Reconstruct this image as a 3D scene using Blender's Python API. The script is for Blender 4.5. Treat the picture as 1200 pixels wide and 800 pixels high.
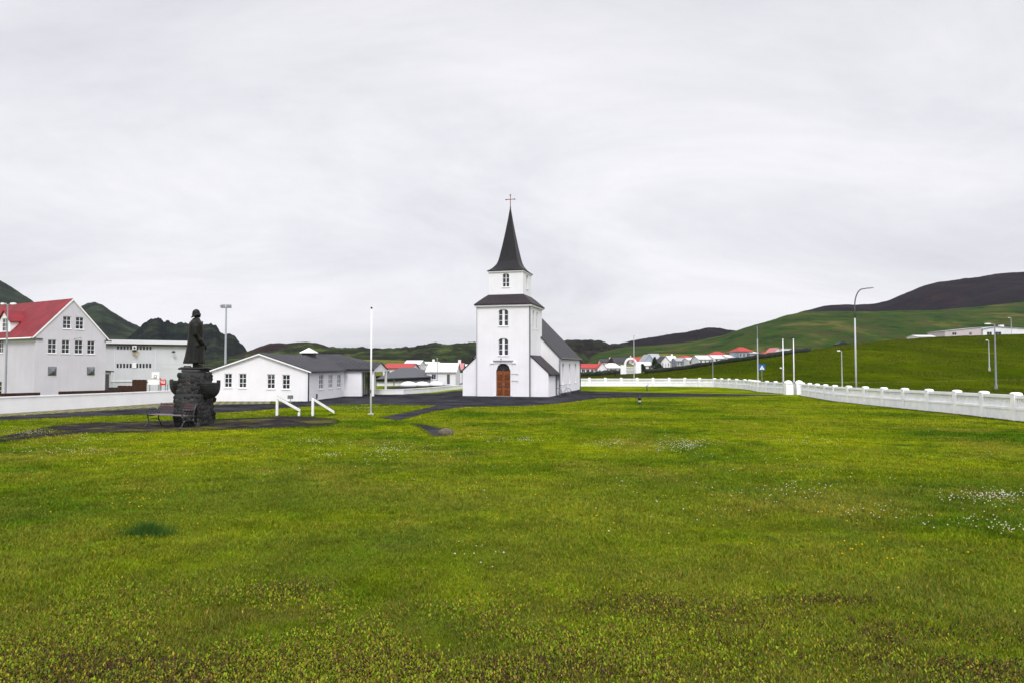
import bpy, bmesh, math, random
import numpy as np
from mathutils import Matrix, Vector
random.seed(7); rng = np.random.default_rng(7)
for o in list(bpy.data.objects): bpy.data.objects.remove(o)
scene = bpy.context.scene
COL = scene.collection
PI = math.pi
# ------------------------------------------------------------------ camera, sky, sun, exposure
CAMZ = 1.7; F = 800.0; HOR = 429.0
TH = math.atan((HOR-400)/F)
cam = bpy.data.cameras.new('camera'); camo = bpy.data.objects.new('camera', cam); COL.objects.link(camo)
cam.lens = 24; cam.sensor_width = 36; cam.sensor_fit = 'HORIZONTAL'; cam.clip_start = .1; cam.clip_end = 20000
camo.location = (0, 0, CAMZ); camo.rotation_euler = (PI/2+TH, 0, 0)
scene.camera = camo
SUN_EL, SUN_AZ = math.radians(48), math.radians(171)      # azimuth from +Y clockwise: behind the camera, a little right
w = bpy.data.worlds.new('World'); scene.world = w; w.use_nodes = True
nt = w.node_tree; nt.nodes.clear(); N = nt.nodes.new; L = nt.links.new
out = N('ShaderNodeOutputWorld')
sky = N('ShaderNodeTexSky'); sky.sky_type = 'NISHITA'; sky.sun_disc = False
sky.sun_elevation = SUN_EL; sky.sun_rotation = SUN_AZ
b1 = N('ShaderNodeBackground'); b1.inputs[1].default_value = .1; L(sky.outputs[0], b1.inputs[0])
tc = N('ShaderNodeTexCoord')
sx = N('ShaderNodeSeparateXYZ'); L(tc.outputs['Generated'], sx.inputs[0])
def M_(op, a, b=None, c=None, clamp=False):
    m = N('ShaderNodeMath'); m.operation = op; m.use_clamp = clamp
    for i, v in enumerate((a, b, c)):
        if v is None: continue
        if isinstance(v, (int, float)): m.inputs[i].default_value = v
        else: L(v, m.inputs[i])
    return m.outputs[0]
# cloud deck seen from below: project the view direction on a plane overhead
zz = M_('MAXIMUM', sx.outputs[2], 0.0); den = M_('ADD', zz, .26)
cx = M_('DIVIDE', sx.outputs[0], den); cy = M_('DIVIDE', sx.outputs[1], den)
cv = N('ShaderNodeCombineXYZ'); L(cx, cv.inputs[0]); L(cy, cv.inputs[1])
mp = N('ShaderNodeMapping'); mp.inputs['Rotation'].default_value = (0, 0, math.radians(-28)); mp.inputs['Scale'].default_value = (.95, 1.25, 1); mp.inputs['Location'].default_value = (1.3, .4, 0)
L(cv.outputs[0], mp.inputs[0])
n1 = N('ShaderNodeTexNoise'); n1.inputs['Scale'].default_value = .8; n1.inputs['Detail'].default_value = 7; n1.inputs['Roughness'].default_value = .64; n1.inputs['Distortion'].default_value = .5
L(mp.outputs[0], n1.inputs['Vector'])
n2 = N('ShaderNodeTexNoise'); n2.inputs['Scale'].default_value = .28; n2.inputs['Detail'].default_value = 3
L(mp.outputs[0], n2.inputs['Vector'])
nn = M_('ADD', M_('MULTIPLY', n1.outputs[0], .62), M_('MULTIPLY', n2.outputs[0], .38))
cr = N('ShaderNodeValToRGB'); L(nn, cr.inputs[0])
e = cr.color_ramp.elements; e[0].position = .34; e[0].color = (.575, .57, .615, 1); e[1].position = .60; e[1].color = (.83, .82, .855, 1)
# a little darker towards the horizon; boosted overhead, out of view, for extra light
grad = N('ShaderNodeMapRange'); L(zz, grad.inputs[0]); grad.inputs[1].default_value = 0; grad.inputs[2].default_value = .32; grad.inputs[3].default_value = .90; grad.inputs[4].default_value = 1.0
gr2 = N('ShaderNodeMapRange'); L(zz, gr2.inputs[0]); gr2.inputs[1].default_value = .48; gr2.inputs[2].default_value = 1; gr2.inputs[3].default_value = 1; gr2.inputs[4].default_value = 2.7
gr3 = N('ShaderNodeMapRange'); L(sx.outputs[1], gr3.inputs[0]); gr3.inputs[1].default_value = .35; gr3.inputs[2].default_value = -.5; gr3.inputs[3].default_value = 1; gr3.inputs[4].default_value = 1.5   # unseen sky behind the camera brightened to light walls and fence
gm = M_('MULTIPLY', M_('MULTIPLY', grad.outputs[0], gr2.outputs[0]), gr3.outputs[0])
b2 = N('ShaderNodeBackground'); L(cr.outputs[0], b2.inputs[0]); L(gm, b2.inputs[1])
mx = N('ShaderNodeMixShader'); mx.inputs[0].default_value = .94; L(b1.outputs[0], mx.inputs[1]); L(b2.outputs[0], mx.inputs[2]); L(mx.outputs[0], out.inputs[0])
sl = bpy.data.lights.new('sun', 'SUN'); sl.energy = 1.5; sl.angle = math.radians(14); sl.color = (1, .965, .92)
so = bpy.data.objects.new('sun', sl); COL.objects.link(so)
sd = Vector((math.sin(SUN_AZ)*math.cos(SUN_EL), math.cos(SUN_AZ)*math.cos(SUN_EL), math.sin(SUN_EL)))
so.rotation_euler = sd.to_track_quat('Z', 'Y').to_euler(); so.location = (0, -20, 40)
scene.view_settings.view_transform = 'Standard'; scene.view_settings.look = 'None'
scene.view_settings.exposure = 0.30; scene.view_settings.gamma = 1; scene.view_settings.use_curve_mapping = False
scene.render.engine = 'CYCLES'; scene.render.resolution_x = 1024; scene.render.resolution_y = 682
scene.cycles.max_bounces = 5; scene.cycles.diffuse_bounces = 3; scene.cycles.glossy_bounces = 2

# ------------------------------------------------------------------ numeric helpers
def hash2(ix, iy, s=0):
    h = (ix.astype(np.int64)*374761393 + iy.astype(np.int64)*668265263 + s*982451653) & 0xffffffff
    h = ((h ^ (h >> 13))*1274126177) & 0xffffffff
    return ((h ^ (h >> 16)) & 0xffff)/65535.0
def vnoise(x, y, s=0):
    x = np.asarray(x, float); y = np.asarray(y, float)
    ix = np.floor(x); iy = np.floor(y); fx = x-ix; fy = y-iy
    fx = fx*fx*(3-2*fx); fy = fy*fy*(3-2*fy)
    a = hash2(ix, iy, s); b = hash2(ix+1, iy, s); c = hash2(ix, iy+1, s); d = hash2(ix+1, iy+1, s)
    return (a*(1-fx)+b*fx)*(1-fy)+(c*(1-fx)+d*fx)*fy
def fbm(x, y, o=5, s=0, g=.5):
    v = 0; a = 1; t = 0
    for k in range(o):
        v = v+a*(vnoise(x*2**k+k*17.3, y*2**k-k*9.1, s+k)-.5); t += a; a *= g
    return v/t
PXL = [-400, 560, 640, 680, 760, 800, 820, 863, 896, 942, 960, 1031, 1107, 1200, 1500, 2400]
PYL = [447, 447, 444, 441, 437, 433, 429.6, 422.8, 418.6, 413.5, 407.5, 399.5, 394.3, 391.5, 390, 392]
UL = (np.array(PXL)-600)/F; EL = (HOR-np.array(PYL))/F
FU = [-.5, .1, .2, .275, .36, .37, .41, .43, .475, .751, 1.0, 1.4, 3]; FD = [99, 99, 99, 98, 90, 76, 70.5, 66, 51, 28.8, 21, 14, 6]
DU = [-1, 0, .1, .25, .36, .42, .5, .6, .75, 1.1, 3]; DD = [215, 205, 190, 170, 157, 158, 175, 190, 200, 190, 120]
SU = [-1, .1, .25, .36, .42, .5, .75, 1.0, 3]; SD = [102, 112, 104, 96, 84, 82, 86, 80, 50]
def H(x, y):
    x = np.asarray(x, float); y = np.asarray(y, float)
    base = -1.2*np.tanh(np.maximum(y, 0)/50)
    base = base+.05*fbm(x/9, y/9, 2, 3)*np.clip(y/10, 0, 1)
    ys = np.maximum(y, .5); u = np.clip(x/ys, -3, 3)
    fd = np.interp(u, SU, SD); dc = np.interp(u, DU, DD)
    # soften the kinks of the crest line
    ee = (np.interp(u-.03, UL, EL)+np.interp(u, UL, EL)+np.interp(u+.03, UL, EL))/3
    crest = CAMZ+ee*dc
    t = np.clip((y-fd-2)/(dc-fd-2), 0, 1)
    s = t*t*(3-2*t)*.5+t*.5
    h = base+(crest-base)*s
    h = h+.5*fbm(x/25, y/25, 3, 9)*t*(1-t)*2*np.clip(u*3, 0, 1)
    return h
def mound(x, y):
    ys = np.maximum(y, .5); u = np.clip(x/ys, -3, 3); a = np.interp(u, FU, FD); return np.clip((y-a)/6, 0, 1)*(y > 5)
def Hs(x, y): return float(H(x, y))
def ray(px, py):
    a = (px-600)/F; v = (400-py)/F
    return a, math.cos(TH)-math.sin(TH)*v, math.sin(TH)+math.cos(TH)*v
def at(px, py, Y):
    dx, dy, dz = ray(px, py); k = Y/dy
    return Vector((dx*k, Y, CAMZ+dz*k))
def ground(px, py, far=400):
    dx, dy, dz = ray(px, py); Y = 2.0
    prev = Y
    while Y < far:
        k = Y/dy
        if CAMZ+dz*k <= Hs(dx*k, Y):
            lo, hi = prev, Y
            for _ in range(22):
                m = (lo+hi)/2; k = m/dy
                if CAMZ+dz*k <= Hs(dx*k, m): hi = m
                else: lo = m
            return Vector((dx*hi/dy, hi, Hs(dx*hi/dy, hi)))
        prev = Y; Y *= 1.02
    return at(px, py, far)
def ground_vec(px, py):
    a = (px-600)/F; v = (400-py)/F; dy = math.cos(TH)-math.sin(TH)*v; dz = math.sin(TH)+math.cos(TH)*v
    Y = np.full_like(px, 10.0)
    for _ in range(30): Y = .5*Y+.5*np.clip((CAMZ-H(a/dy*Y, Y))/np.maximum(-dz/dy, 1e-4), 1, 150)
    return a/dy*Y, Y
def foot(px, Y):
    x = (px-600)/F*Y/math.cos(TH); return Vector((x, Y, Hs(x, Y)))

# ------------------------------------------------------------------ materials
MATS = {}
def mat(name, col, rough=.75, var=.12, scale=3.0, bump=0.0, bscale=40.0, spec=.3, metal=0.0, col2=None, sep=(.35, .65), wave=None, coord='Object', detail=5, stain=None):
    if name in MATS: return MATS[name]
    m = bpy.data.materials.new(name); m.use_nodes = True; t = m.node_tree
    b = t.nodes['Principled BSDF']; b.inputs['Roughness'].default_value = rough; b.inputs['Metallic'].default_value = metal
    b.inputs['Specular IOR Level'].default_value = spec
    c = t.nodes.new('ShaderNodeTexCoord')
    n = t.nodes.new('ShaderNodeTexNoise'); n.inputs['Scale'].default_value = scale; n.inputs['Detail'].default_value = detail; n.inputs['Roughness'].default_value = .6
    t.links.new(c.outputs[coord], n.inputs['Vector'])
    r = t.nodes.new('ShaderNodeValToRGB'); t.links.new(n.outputs[0], r.inputs[0])
    c2 = col2 or tuple(v*(1-var) for v in col); c1 = col if col2 else tuple(min(1, v*(1+var*.4)) for v in col)
    r.color_ramp.elements[0].position = sep[0]; r.color_ramp.elements[0].color = (*c2, 1)
    r.color_ramp.elements[1].position = sep[1]; r.color_ramp.elements[1].color = (*c1, 1)
    src = r.outputs[0]
    if stain:      # vertical weather streaks
        mpn = t.nodes.new('ShaderNodeMapping'); mpn.inputs['Scale'].default_value = (5, 5, .25); t.links.new(c.outputs[coord], mpn.inputs[0])
        n3 = t.nodes.new('ShaderNodeTexNoise'); n3.inputs['Scale'].default_value = 1; n3.inputs['Detail'].default_value = 6; t.links.new(mpn.outputs[0], n3.inputs['Vector'])
        r3 = t.nodes.new('ShaderNodeValToRGB'); t.links.new(n3.outputs[0], r3.inputs[0]); r3.color_ramp.elements[0].position = .36; r3.color_ramp.elements[0].color = (*stain, 1); r3.color_ramp.elements[1].position = .56; r3.color_ramp.elements[1].color = (1, 1, 1, 1)
        mm = t.nodes.new('ShaderNodeMix'); mm.data_type = 'RGBA'; mm.blend_type = 'MULTIPLY'; mm.inputs[0].default_value = 1
        t.links.new(src, mm.inputs[6]); t.links.new(r3.outputs[0], mm.inputs[7]); src = mm.outputs[2]
    t.links.new(src, b.inputs['Base Color'])
    if wave:       # (axis, scale, distance) corrugation
        wv = t.nodes.new('ShaderNodeTexWave'); wv.bands_direction = wave[0]; wv.inputs['Scale'].default_value = wave[1]
        t.links.new(c.outputs[coord], wv.inputs['Vector'])
        bp = t.nodes.new('ShaderNodeBump'); bp.inputs['Strength'].default_value = .8; bp.inputs['Distance'].default_value = wave[2]
        t.links.new(wv.outputs['Fac'], bp.inputs['Height']); t.links.new(bp.outputs[0], b.inputs['Normal'])
    elif bump:
        nb = t.nodes.new('ShaderNodeTexNoise'); nb.inputs['Scale'].default_value = bscale; nb.inputs['Detail'].default_value = 6; t.links.new(c.outputs[coord], nb.inputs['Vector'])
        bp = t.nodes.new('ShaderNodeBump'); bp.inputs['Strength'].default_value = .9; bp.inputs['Distance'].default_value = bump
        t.links.new(nb.outputs[0], bp.inputs['Height']); t.links.new(bp.outputs[0], b.inputs['Normal'])
    MATS[name] = m; return m
white = mat('white_render', (.77, .765, .79), .8, .05, .6, .004, 25, .2, stain=(.985, .98, .975))
white2 = mat('white_paint', (.82, .82, .84), .6, .06, 4, .002, 60)
fencewhite = mat('fence_paint', (.88, .88, .90), .75, .10, 2, .004, 30, stain=(.97, .97, .96))
wallwhite = mat('wall_paint', (.83, .83, .86), .8, .05, 1.2, .003, 30)
lilac = mat('grey_render', (.56, .54, .60), .85, .06, .5, .004, 20, .2, stain=(.975, .97, .97))
gymgrey = mat('grey_cladding', (.57, .58, .62), .7, .06, .5, stain=(.97, .97, .96))
gymlight = mat('light_fascia', (.64, .645, .68), .7, .04, 1)
redroof = mat('red_roof_metal', (.22, .010, .018), .6, .3, 1.2, wave=('X', 5, .02), spec=.3)
redroof2 = mat('faded_red_roof', (.34, .026, .020), .6, .2, 1)
pinkroof = mat('pink_roof', (.45, .16, .16), .7, .15, 1)
darkroof = mat('dark_roof_metal', (.036, .035, .041), .6, .35, 1.5, wave=('Y', 6, .02), spec=.2)
slate = mat('church_roof_slate', (.027, .028, .033), .6, .25, 2, wave=('Y', 5, .02), spec=.35)
caproof = mat('brown_black_roof', (.024, .018, .021), .55, .25, 3, wave=('X', 4, .015), spec=.2)
spirem = mat('spire_sheet', (.013, .012, .014), .5, .3, 4, wave=('X', 6, .015), spec=.22)
black = mat('black_paint', (.02, .02, .022), .5, .2, 5)
pipe = mat('dark_pipe', (.09, .09, .10), .5, .1, 5)
glass = mat('window_glass', (.020, .024, .032), .08, .4, .8, spec=.5)
glassl = mat('curtained_glass', (.22, .23, .25), .15, .4, 5, spec=.5)
glassd = mat('half_curtained_glass', (.02, .024, .03), .1, .4, 1.6, spec=.5, col2=(.12, .13, .14), sep=(.42, .52))
wood = mat('door_wood', (.31, .10, .019), .45, .45, 7, .004, 30, col2=(.13, .035, .01), sep=(.3, .7))
woodd = mat('door_panel_wood', (.14, .04, .012), .5, .4, 9)
copper = mat('cross_copper', (.20, .075, .03), .5, .3, 5, metal=.4)
galv = mat('galvanised_steel', (.30, .32, .36), .5, .15, 3, metal=.4)
galvl = mat('light_steel', (.43, .44, .46), .5, .1, 3)
bronze = mat('dark_bronze', (.014, .013, .012), .55, .4, 5, .012, 18, spec=.25, metal=.2, col2=(.007, .008, .007))
hull = mat('tarred_hull', (.018, .017, .018), .5, .3, 6, wave=('Z', 5, .01))
benchwood = mat('bench_slats', (.055, .028, .032), .6, .35, 12, .002, 50)
iron = mat('bench_iron', (.022, .023, .026), .35, .6, 9, col2=(.30, .31, .32), sep=(.36, .40), spec=.6)
brownwall = mat('rusty_brown_boards', (.045, .018, .010), .8, .3, 3, wave=('X', 3, .02))
hedgem = mat('dark_hedge', (.016, .022, .012), .9, .6, 1.5, .15, 3)
def bumpy_ground(name, c1, c2, scale, bump, rough=.95, speck=None):
    m = bpy.data.materials.new(name); m.use_nodes = True; t = m.node_tree; b = t.nodes['Principled BSDF']; b.inputs['Roughness'].default_value = rough; b.inputs['Specular IOR Level'].default_value = .0
    c = t.nodes.new('ShaderNodeNewGeometry')
    n = t.nodes.new('ShaderNodeTexNoise'); n.inputs['Scale'].default_value = scale; n.inputs['Detail'].default_value = 8; n.inputs['Roughness'].default_value = .65; t.links.new(c.outputs['Position'], n.inputs['Vector'])
    r = t.nodes.new('ShaderNodeValToRGB'); r.color_ramp.elements[0].position = .38; r.color_ramp.elements[1].position = .66
    r.color_ramp.elements[0].color = (*c1, 1); r.color_ramp.elements[1].color = (*c2, 1); t.links.new(n.outputs[0], r.inputs[0])
    src = r.outputs[0]
    if speck:
        n4 = t.nodes.new('ShaderNodeTexNoise'); n4.inputs['Scale'].default_value = .45; n4.inputs['Detail'].default_value = 7; n4.inputs['Roughness'].default_value = .7; t.links.new(c.outputs['Position'], n4.inputs['Vector'])
        r4 = t.nodes.new('ShaderNodeValToRGB'); r4.color_ramp.elements[0].position = .54; r4.color_ramp.elements[1].position = .60; t.links.new(n4.outputs[0], r4.inputs[0])
        mm = t.nodes.new('ShaderNodeMix'); mm.data_type = 'RGBA'; t.links.new(r4.outputs[0], mm.inputs[0]); t.links.new(src, mm.inputs[6]); mm.inputs[7].default_value = (*speck, 1); src = mm.outputs[2]
    t.links.new(src, b.inputs['Base Color'])
    n2 = t.nodes.new('ShaderNodeTexNoise'); n2.inputs['Scale'].default_value = 30; n2.inputs['Detail'].default_value = 4; t.links.new(c.outputs['Position'], n2.inputs['Vector'])
    bp = t.nodes.new('ShaderNodeBump'); bp.inputs['Distance'].default_value = bump; t.links.new(n2.outputs[0], bp.inputs['Height']); t.links.new(bp.outputs[0], b.inputs['Normal'])
    return m
asphalt = bumpy_ground('asphalt', (.015, .015, .018), (.050, .050, .056), .55, .01)
gravel = bumpy_ground('cinder_gravel', (.016, .014, .015), (.046, .040, .040), 2.0, .03, speck=(.075, .078, .018))

# lawn colour, shared by the ground sheet and the blades growing on it
def lawn_group():
    g = bpy.data.node_groups.new('lawn_colour', 'ShaderNodeTree')
    g.interface.new_socket('Color', in_out='OUTPUT', socket_type='NodeSocketColor')
    n = g.nodes.new; l = g.links.new
    go = n('NodeGroupOutput'); geo = n('ShaderNodeNewGeometry')
    def noise(sc, det=4, rg=.55, off=0, sxy=(1, 1)):
        mp = n('ShaderNodeMapping'); mp.inputs['Location'].default_value = (off, off*.7, 0); mp.inputs['Scale'].default_value = (sxy[0], sxy[1], .05); l(geo.outputs['Position'], mp.inputs[0])
        t = n('ShaderNodeTexNoise'); t.inputs['Scale'].default_value = sc; t.inputs['Detail'].default_value = det; t.inputs['Roughness'].default_value = rg; l(mp.outputs[0], t.inputs['Vector']); return t.outputs[0]
    def ramp(s, a, b, pa=(0, 0, 0), pb=(1, 1, 1)):
        r = n('ShaderNodeValToRGB'); r.color_ramp.elements[0].position = a; r.color_ramp.elements[1].position = b; r.color_ramp.elements[0].color = (*pa, 1); r.color_ramp.elements[1].color = (*pb, 1); l(s, r.inputs[0]); return r.outputs[0]
    def mix(f, a, b, t='MIX'):
        m = n('ShaderNodeMix'); m.data_type = 'RGBA'; m.blend_type = t
        if isinstance(f, float): m.inputs[0].default_value = f
        else: l(f, m.inputs[0])
        for i, v in ((6, a), (7, b)):
            if isinstance(v, tuple): m.inputs[i].default_value = (*v, 1)
            else: l(v, m.inputs[i])
        return m.outputs[2]
    c = ramp(noise(.16, 5, .55), .36, .64, (.050, .098, .0028), (.178, .208, .0046))
    c = mix(ramp(noise(.33, 6, .62, 31), .50, .68), c, (.165, .160, .016))                    # straw-tinted patches
    c = mix(ramp(noise(.45, 5, .6, 57), .56, .72), c, (.045, .092, .0075))                 # lush dark patches
    f = ramp(noise(1.7, 6, .65, 83), .30, .72, (.55, .55, .55), (1.35, 1.35, 1.35))
    c = mix(1.0, c, f, 'MULTIPLY')
    # bare, brownish patches close to the camera (thin turf)
    sep = n('ShaderNodeSeparateXYZ'); l(geo.outputs['Position'], sep.inputs[0])
    mr = n('ShaderNodeMapRange'); l(sep.outputs[1], mr.inputs[0]); mr.inputs[1].default_value = 4; mr.inputs[2].default_value = 9; mr.inputs[3].default_value = .75; mr.inputs[4].default_value = 0
    br = ramp(noise(1.3, 6, .7, 11), .46, .60)
    mm = n('ShaderNodeMath'); mm.operation = 'MULTIPLY'; l(br, mm.inputs[0]); l(mr.outputs[0], mm.inputs[1])
    c = mix(mm.outputs[0], c, (.090, .084, .016))
    # browner turf towards the front, also imitating lens darkening in the colour
    vx = n('ShaderNodeMapRange'); l(sep.outputs[1], vx.inputs[0]); vx.inputs[1].default_value = 8; vx.inputs[2].default_value = 20; vx.inputs[3].default_value = 1; vx.inputs[4].default_value = 0
    vy = ramp(noise(.22, 5, .6, 143), .40, .60)
    m3 = n('ShaderNodeMath'); m3.operation = 'MULTIPLY'; l(vx.outputs[0], m3.inputs[0]); l(vy, m3.inputs[1]); m4 = n('ShaderNodeMath'); m4.operation = 'MULTIPLY'; l(m3.outputs[0], m4.inputs[0]); m4.inputs[1].default_value = .6
    c = mix(m4.outputs[0], c, (.115, .130, .016))
    at_ = n('ShaderNodeAttribute'); at_.attribute_name = 'outer'
    far = ramp(noise(.045, 6, .6, 7, (1, .5)), .38, .62, (.025, .047, .0012), (.066, .086, .0022))
    far = mix(1.0, far, ramp(noise(.5, 6, .7, 3), .3, .7, (.7, .7, .7), (1.25, 1.25, 1.25)), 'MULTIPLY')
    c = mix(at_.outputs['Fac'], c, far)
    l(c, go.inputs[0]); return g
LG = lawn_group()
def lawn_mat(name, blade):
    m = bpy.data.materials.new(name); m.use_nodes = True; t = m.node_tree; b = t.nodes['Principled BSDF']
    b.inputs['Roughness'].default_value = .85 if not blade else .55; b.inputs['Specular IOR Level'].default_value = .0 if not blade else .06
    g = t.nodes.new('ShaderNodeGroup'); g.node_tree = LG; src = g.outputs[0]
    if blade:
        a = t.nodes.new('ShaderNodeAttribute'); a.attribute_name = 'tint'
        x = t.nodes.new('ShaderNodeMix'); x.data_type = 'RGBA'; x.blend_type = 'MULTIPLY'; x.inputs[0].default_value = 1
        t.links.new(src, x.inputs[6]); t.links.new(a.outputs['Color'], x.inputs[7]); src = x.outputs[2]
        tr = t.nodes.new('ShaderNodeBsdfTranslucent'); t.links.new(src, tr.inputs[0]); ms = t.nodes.new('ShaderNodeMixShader'); ms.inputs[0].default_value = .3
        t.links.new(b.outputs[0], ms.inputs[1]); t.links.new(tr.outputs[0], ms.inputs[2]); t.links.new(ms.outputs[0], t.nodes['Material Output'].inputs[0])
    else:
        geo = t.nodes.new('ShaderNodeNewGeometry'); n2 = t.nodes.new('ShaderNodeTexNoise'); n2.inputs['Scale'].default_value = 9; n2.inputs['Detail'].default_value = 7; n2.inputs['Roughness'].default_value = .7; t.links.new(geo.outputs['Position'], n2.inputs['Vector'])
        bp = t.nodes.new('ShaderNodeBump'); bp.inputs['Distance'].default_value = .10; bp.inputs['Strength'].default_value = .8; t.links.new(n2.outputs[0], bp.inputs['Height']); t.links.new(bp.outputs[0], b.inputs['Normal'])
    t.links.new(src, b.inputs['Base Color']); return m
lawnm = lawn_mat('lawn', False); bladem = lawn_mat('grass_blades', True)
def tint_mat(name, rough=.6, transl=.25):
    m = bpy.data.materials.new(name); m.use_nodes = True; t = m.node_tree; b = t.nodes['Principled BSDF']; b.inputs['Roughness'].default_value = rough; b.inputs['Specular IOR Level'].default_value = .1
    a = t.nodes.new('ShaderNodeAttribute'); a.attribute_name = 'tint'; t.links.new(a.outputs['Color'], b.inputs['Base Color'])
    tr = t.nodes.new('ShaderNodeBsdfTranslucent'); t.links.new(a.outputs['Color'], tr.inputs[0]); ms = t.nodes.new('ShaderNodeMixShader'); ms.inputs[0].default_value = transl
    t.links.new(b.outputs[0], ms.inputs[1]); t.links.new(tr.outputs[0], ms.inputs[2]); t.links.new(ms.outputs[0], t.nodes['Material Output'].inputs[0])
    return m
tintm = tint_mat('leaf_tint')

# ------------------------------------------------------------------ mesh helpers
class MB:
    def __init__(s): s.v = []; s.f = []
    def add(s, vs, fs):
        o = len(s.v); s.v += [tuple(v) for v in vs]; s.f += [tuple(i+o for i in f) for f in fs]; return s
    def box(s, x0, x1, y0, y1, z0, z1):
        return s.add([(x0, y0, z0), (x1, y0, z0), (x1, y1, z0), (x0, y1, z0), (x0, y0, z1), (x1, y0, z1), (x1, y1, z1), (x0, y1, z1)],
                     [(0, 3, 2, 1), (4, 5, 6, 7), (0, 1, 5, 4), (1, 2, 6, 5), (2, 3, 7, 6), (3, 0, 4, 7)])
    def cbox(s, c, d): return s.box(c[0]-d[0]/2, c[0]+d[0]/2, c[1]-d[1]/2, c[1]+d[1]/2, c[2]-d[2]/2, c[2]+d[2]/2)
    def tube(s, pts, r, n=8, cap=True, sy=1):
        pts = [Vector(p) for p in pts]; rs = r if isinstance(r, (list, tuple)) else [r]*len(pts); rings = []
        for i, p in enumerate(pts):
            d = (pts[min(i+1, len(pts)-1)]-pts[max(i-1, 0)]).normalized()
            a = Vector((0, 0, 1)) if abs(d.z) < .9 else Vector((0, 1, 0))
            u = d.cross(a).normalized(); v = d.cross(u)
            rings.append([p+(u*math.cos(2*PI*k/n)+v*math.sin(2*PI*k/n)*sy)*rs[i] for k in range(n)])
        vs = [q for g in rings for q in g]; fs = []
        for i in range(len(pts)-1):
            for k in range(n): fs.append((i*n+k, i*n+(k+1) % n, (i+1)*n+(k+1) % n, (i+1)*n+k))
        if cap: fs.append(tuple(range(n))[::-1]); fs.append(tuple((len(pts)-1)*n+k for k in range(n)))
        return s.add(vs, fs)
    def loft(s, rings, cap=True):
        n = len(rings[0]); vs = [q for g in rings for q in g]; fs = []
        for i in range(len(rings)-1):
            for k in range(n): fs.append((i*n+k, i*n+(k+1) % n, (i+1)*n+(k+1) % n, (i+1)*n+k))
        if cap: fs.append(tuple(range(n))[::-1]); fs.append(tuple((len(rings)-1)*n+k for k in range(n)))
        return s.add(vs, fs)
    def lathe(s, prof, n=16, c=(0, 0), squash=(1, 1)):
        return s.loft([[(c[0]+r*math.cos(2*PI*k/n)*squash[0], c[1]+r*math.sin(2*PI*k/n)*squash[1], z) for k in range(n)] for r, z in prof])
    def slab(s, poly, t, up=(0, 0, 1)):      # polygon with thickness t below it
        n = len(poly); up = Vector(up).normalized(); a = [Vector(p) for p in poly]; b = [p-up*t for p in a]
        return s.add(a+b, [tuple(range(n)), tuple(range(2*n-1, n-1, -1))]+[(i, n+i, n+(i+1) % n, (i+1) % n) for i in range(n)])
    def blob(s, c, r, n=1, jit=.12, sq=(1, 1, 1)):
        bm = bmesh.new(); bmesh.ops.create_icosphere(bm, subdivisions=n, radius=1)
        vs = [(c[0]+v.co.x*r*sq[0]*(1+random.uniform(-jit, jit)), c[1]+v.co.y*r*sq[1]*(1+random.uniform(-jit, jit)), c[2]+v.co.z*r*sq[2]*(1+random.uniform(-jit, jit))) for v in bm.verts]
        fs = [tuple(v.index for v in f.verts) for f in bm.faces]; bm.free(); return s.add(vs, fs)
    def build(s, name, m, parent=None, smooth=False, bevel=0, remesh=0):
        me = bpy.data.meshes.new(name); me.from_pydata(s.v, [], s.f); me.materials.append(m); me.update()
        if smooth: me.polygons.foreach_set('use_smooth', [True]*len(me.polygons))
        o = bpy.data.objects.new(name, me); COL.objects.link(o)
        if parent is not None: o.parent = parent
        if bevel:
            b = o.modifiers.new('bevel', 'BEVEL'); b.width = bevel; b.segments = 2; b.limit_method = 'ANGLE'
        if remesh:
            r = o.modifiers.new('remesh', 'REMESH'); r.mode = 'VOXEL'; r.voxel_size = remesh; r.use_smooth_shade = True
            k = o.modifiers.new('smooth', 'SMOOTH'); k.iterations = 2; k.factor = .5
        return o
def tag(o, label=None, cat=None, group=None, kind=None):
    if label: o['label'] = label
    if cat: o['category'] = cat
    if group: o['group'] = group
    if kind: o['kind'] = kind
    return o
def thing(name, label, cat, loc=(0, 0, 0), rz=0, group=None):
    o = bpy.data.objects.new(name, None); COL.objects.link(o); o.location = loc; o.rotation_euler = (0, 0, rz); o.empty_display_size = .3
    return tag(o, label, cat, group)
def copy_tree(o, parent=None):
    c = o.copy(); COL.objects.link(c); c.parent = parent
    for ch in list(o.children): copy_tree(ch, c)
    return c
def npmesh(name, V, faces4=None, faces3=None, m=None, tint=None, smooth=False):
    me = bpy.data.meshes.new(name); me.vertices.add(len(V)); me.vertices.foreach_set('co', np.asarray(V, np.float32).ravel())
    n4 = 0 if faces4 is None else len(faces4); n3 = 0 if faces3 is None else len(faces3)
    idx = []; 
    if n4: idx.append(np.asarray(faces4).ravel())
    if n3: idx.append(np.asarray(faces3).ravel())
    idx = np.concatenate(idx).astype(np.int32); me.loops.add(len(idx)); me.loops.foreach_set('vertex_index', idx)
    me.polygons.add(n4+n3)
    st = np.concatenate([np.arange(n4)*4, n4*4+np.arange(n3)*3]).astype(np.int32); me.polygons.foreach_set('loop_start', st)
    if smooth: me.polygons.foreach_set('use_smooth', np.ones(n4+n3, bool))
    me.update(calc_edges=True)
    if tint is not None:
        a = me.attributes.new('tint', 'FLOAT_COLOR', 'POINT'); a.data.foreach_set('color', np.concatenate([tint, np.ones((len(tint), 1))], 1).astype(np.float32).ravel())
    if m: me.materials.append(m)
    o = bpy.data.objects.new(name, me); COL.objects.link(o); return o
def grid_faces(nr, nc):
    i = np.arange(nr-1)[:, None]*nc+np.arange(nc-1)[None, :]; i = i.ravel()
    return np.stack([i, i+1, i+nc+1, i+nc], 1)

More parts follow.
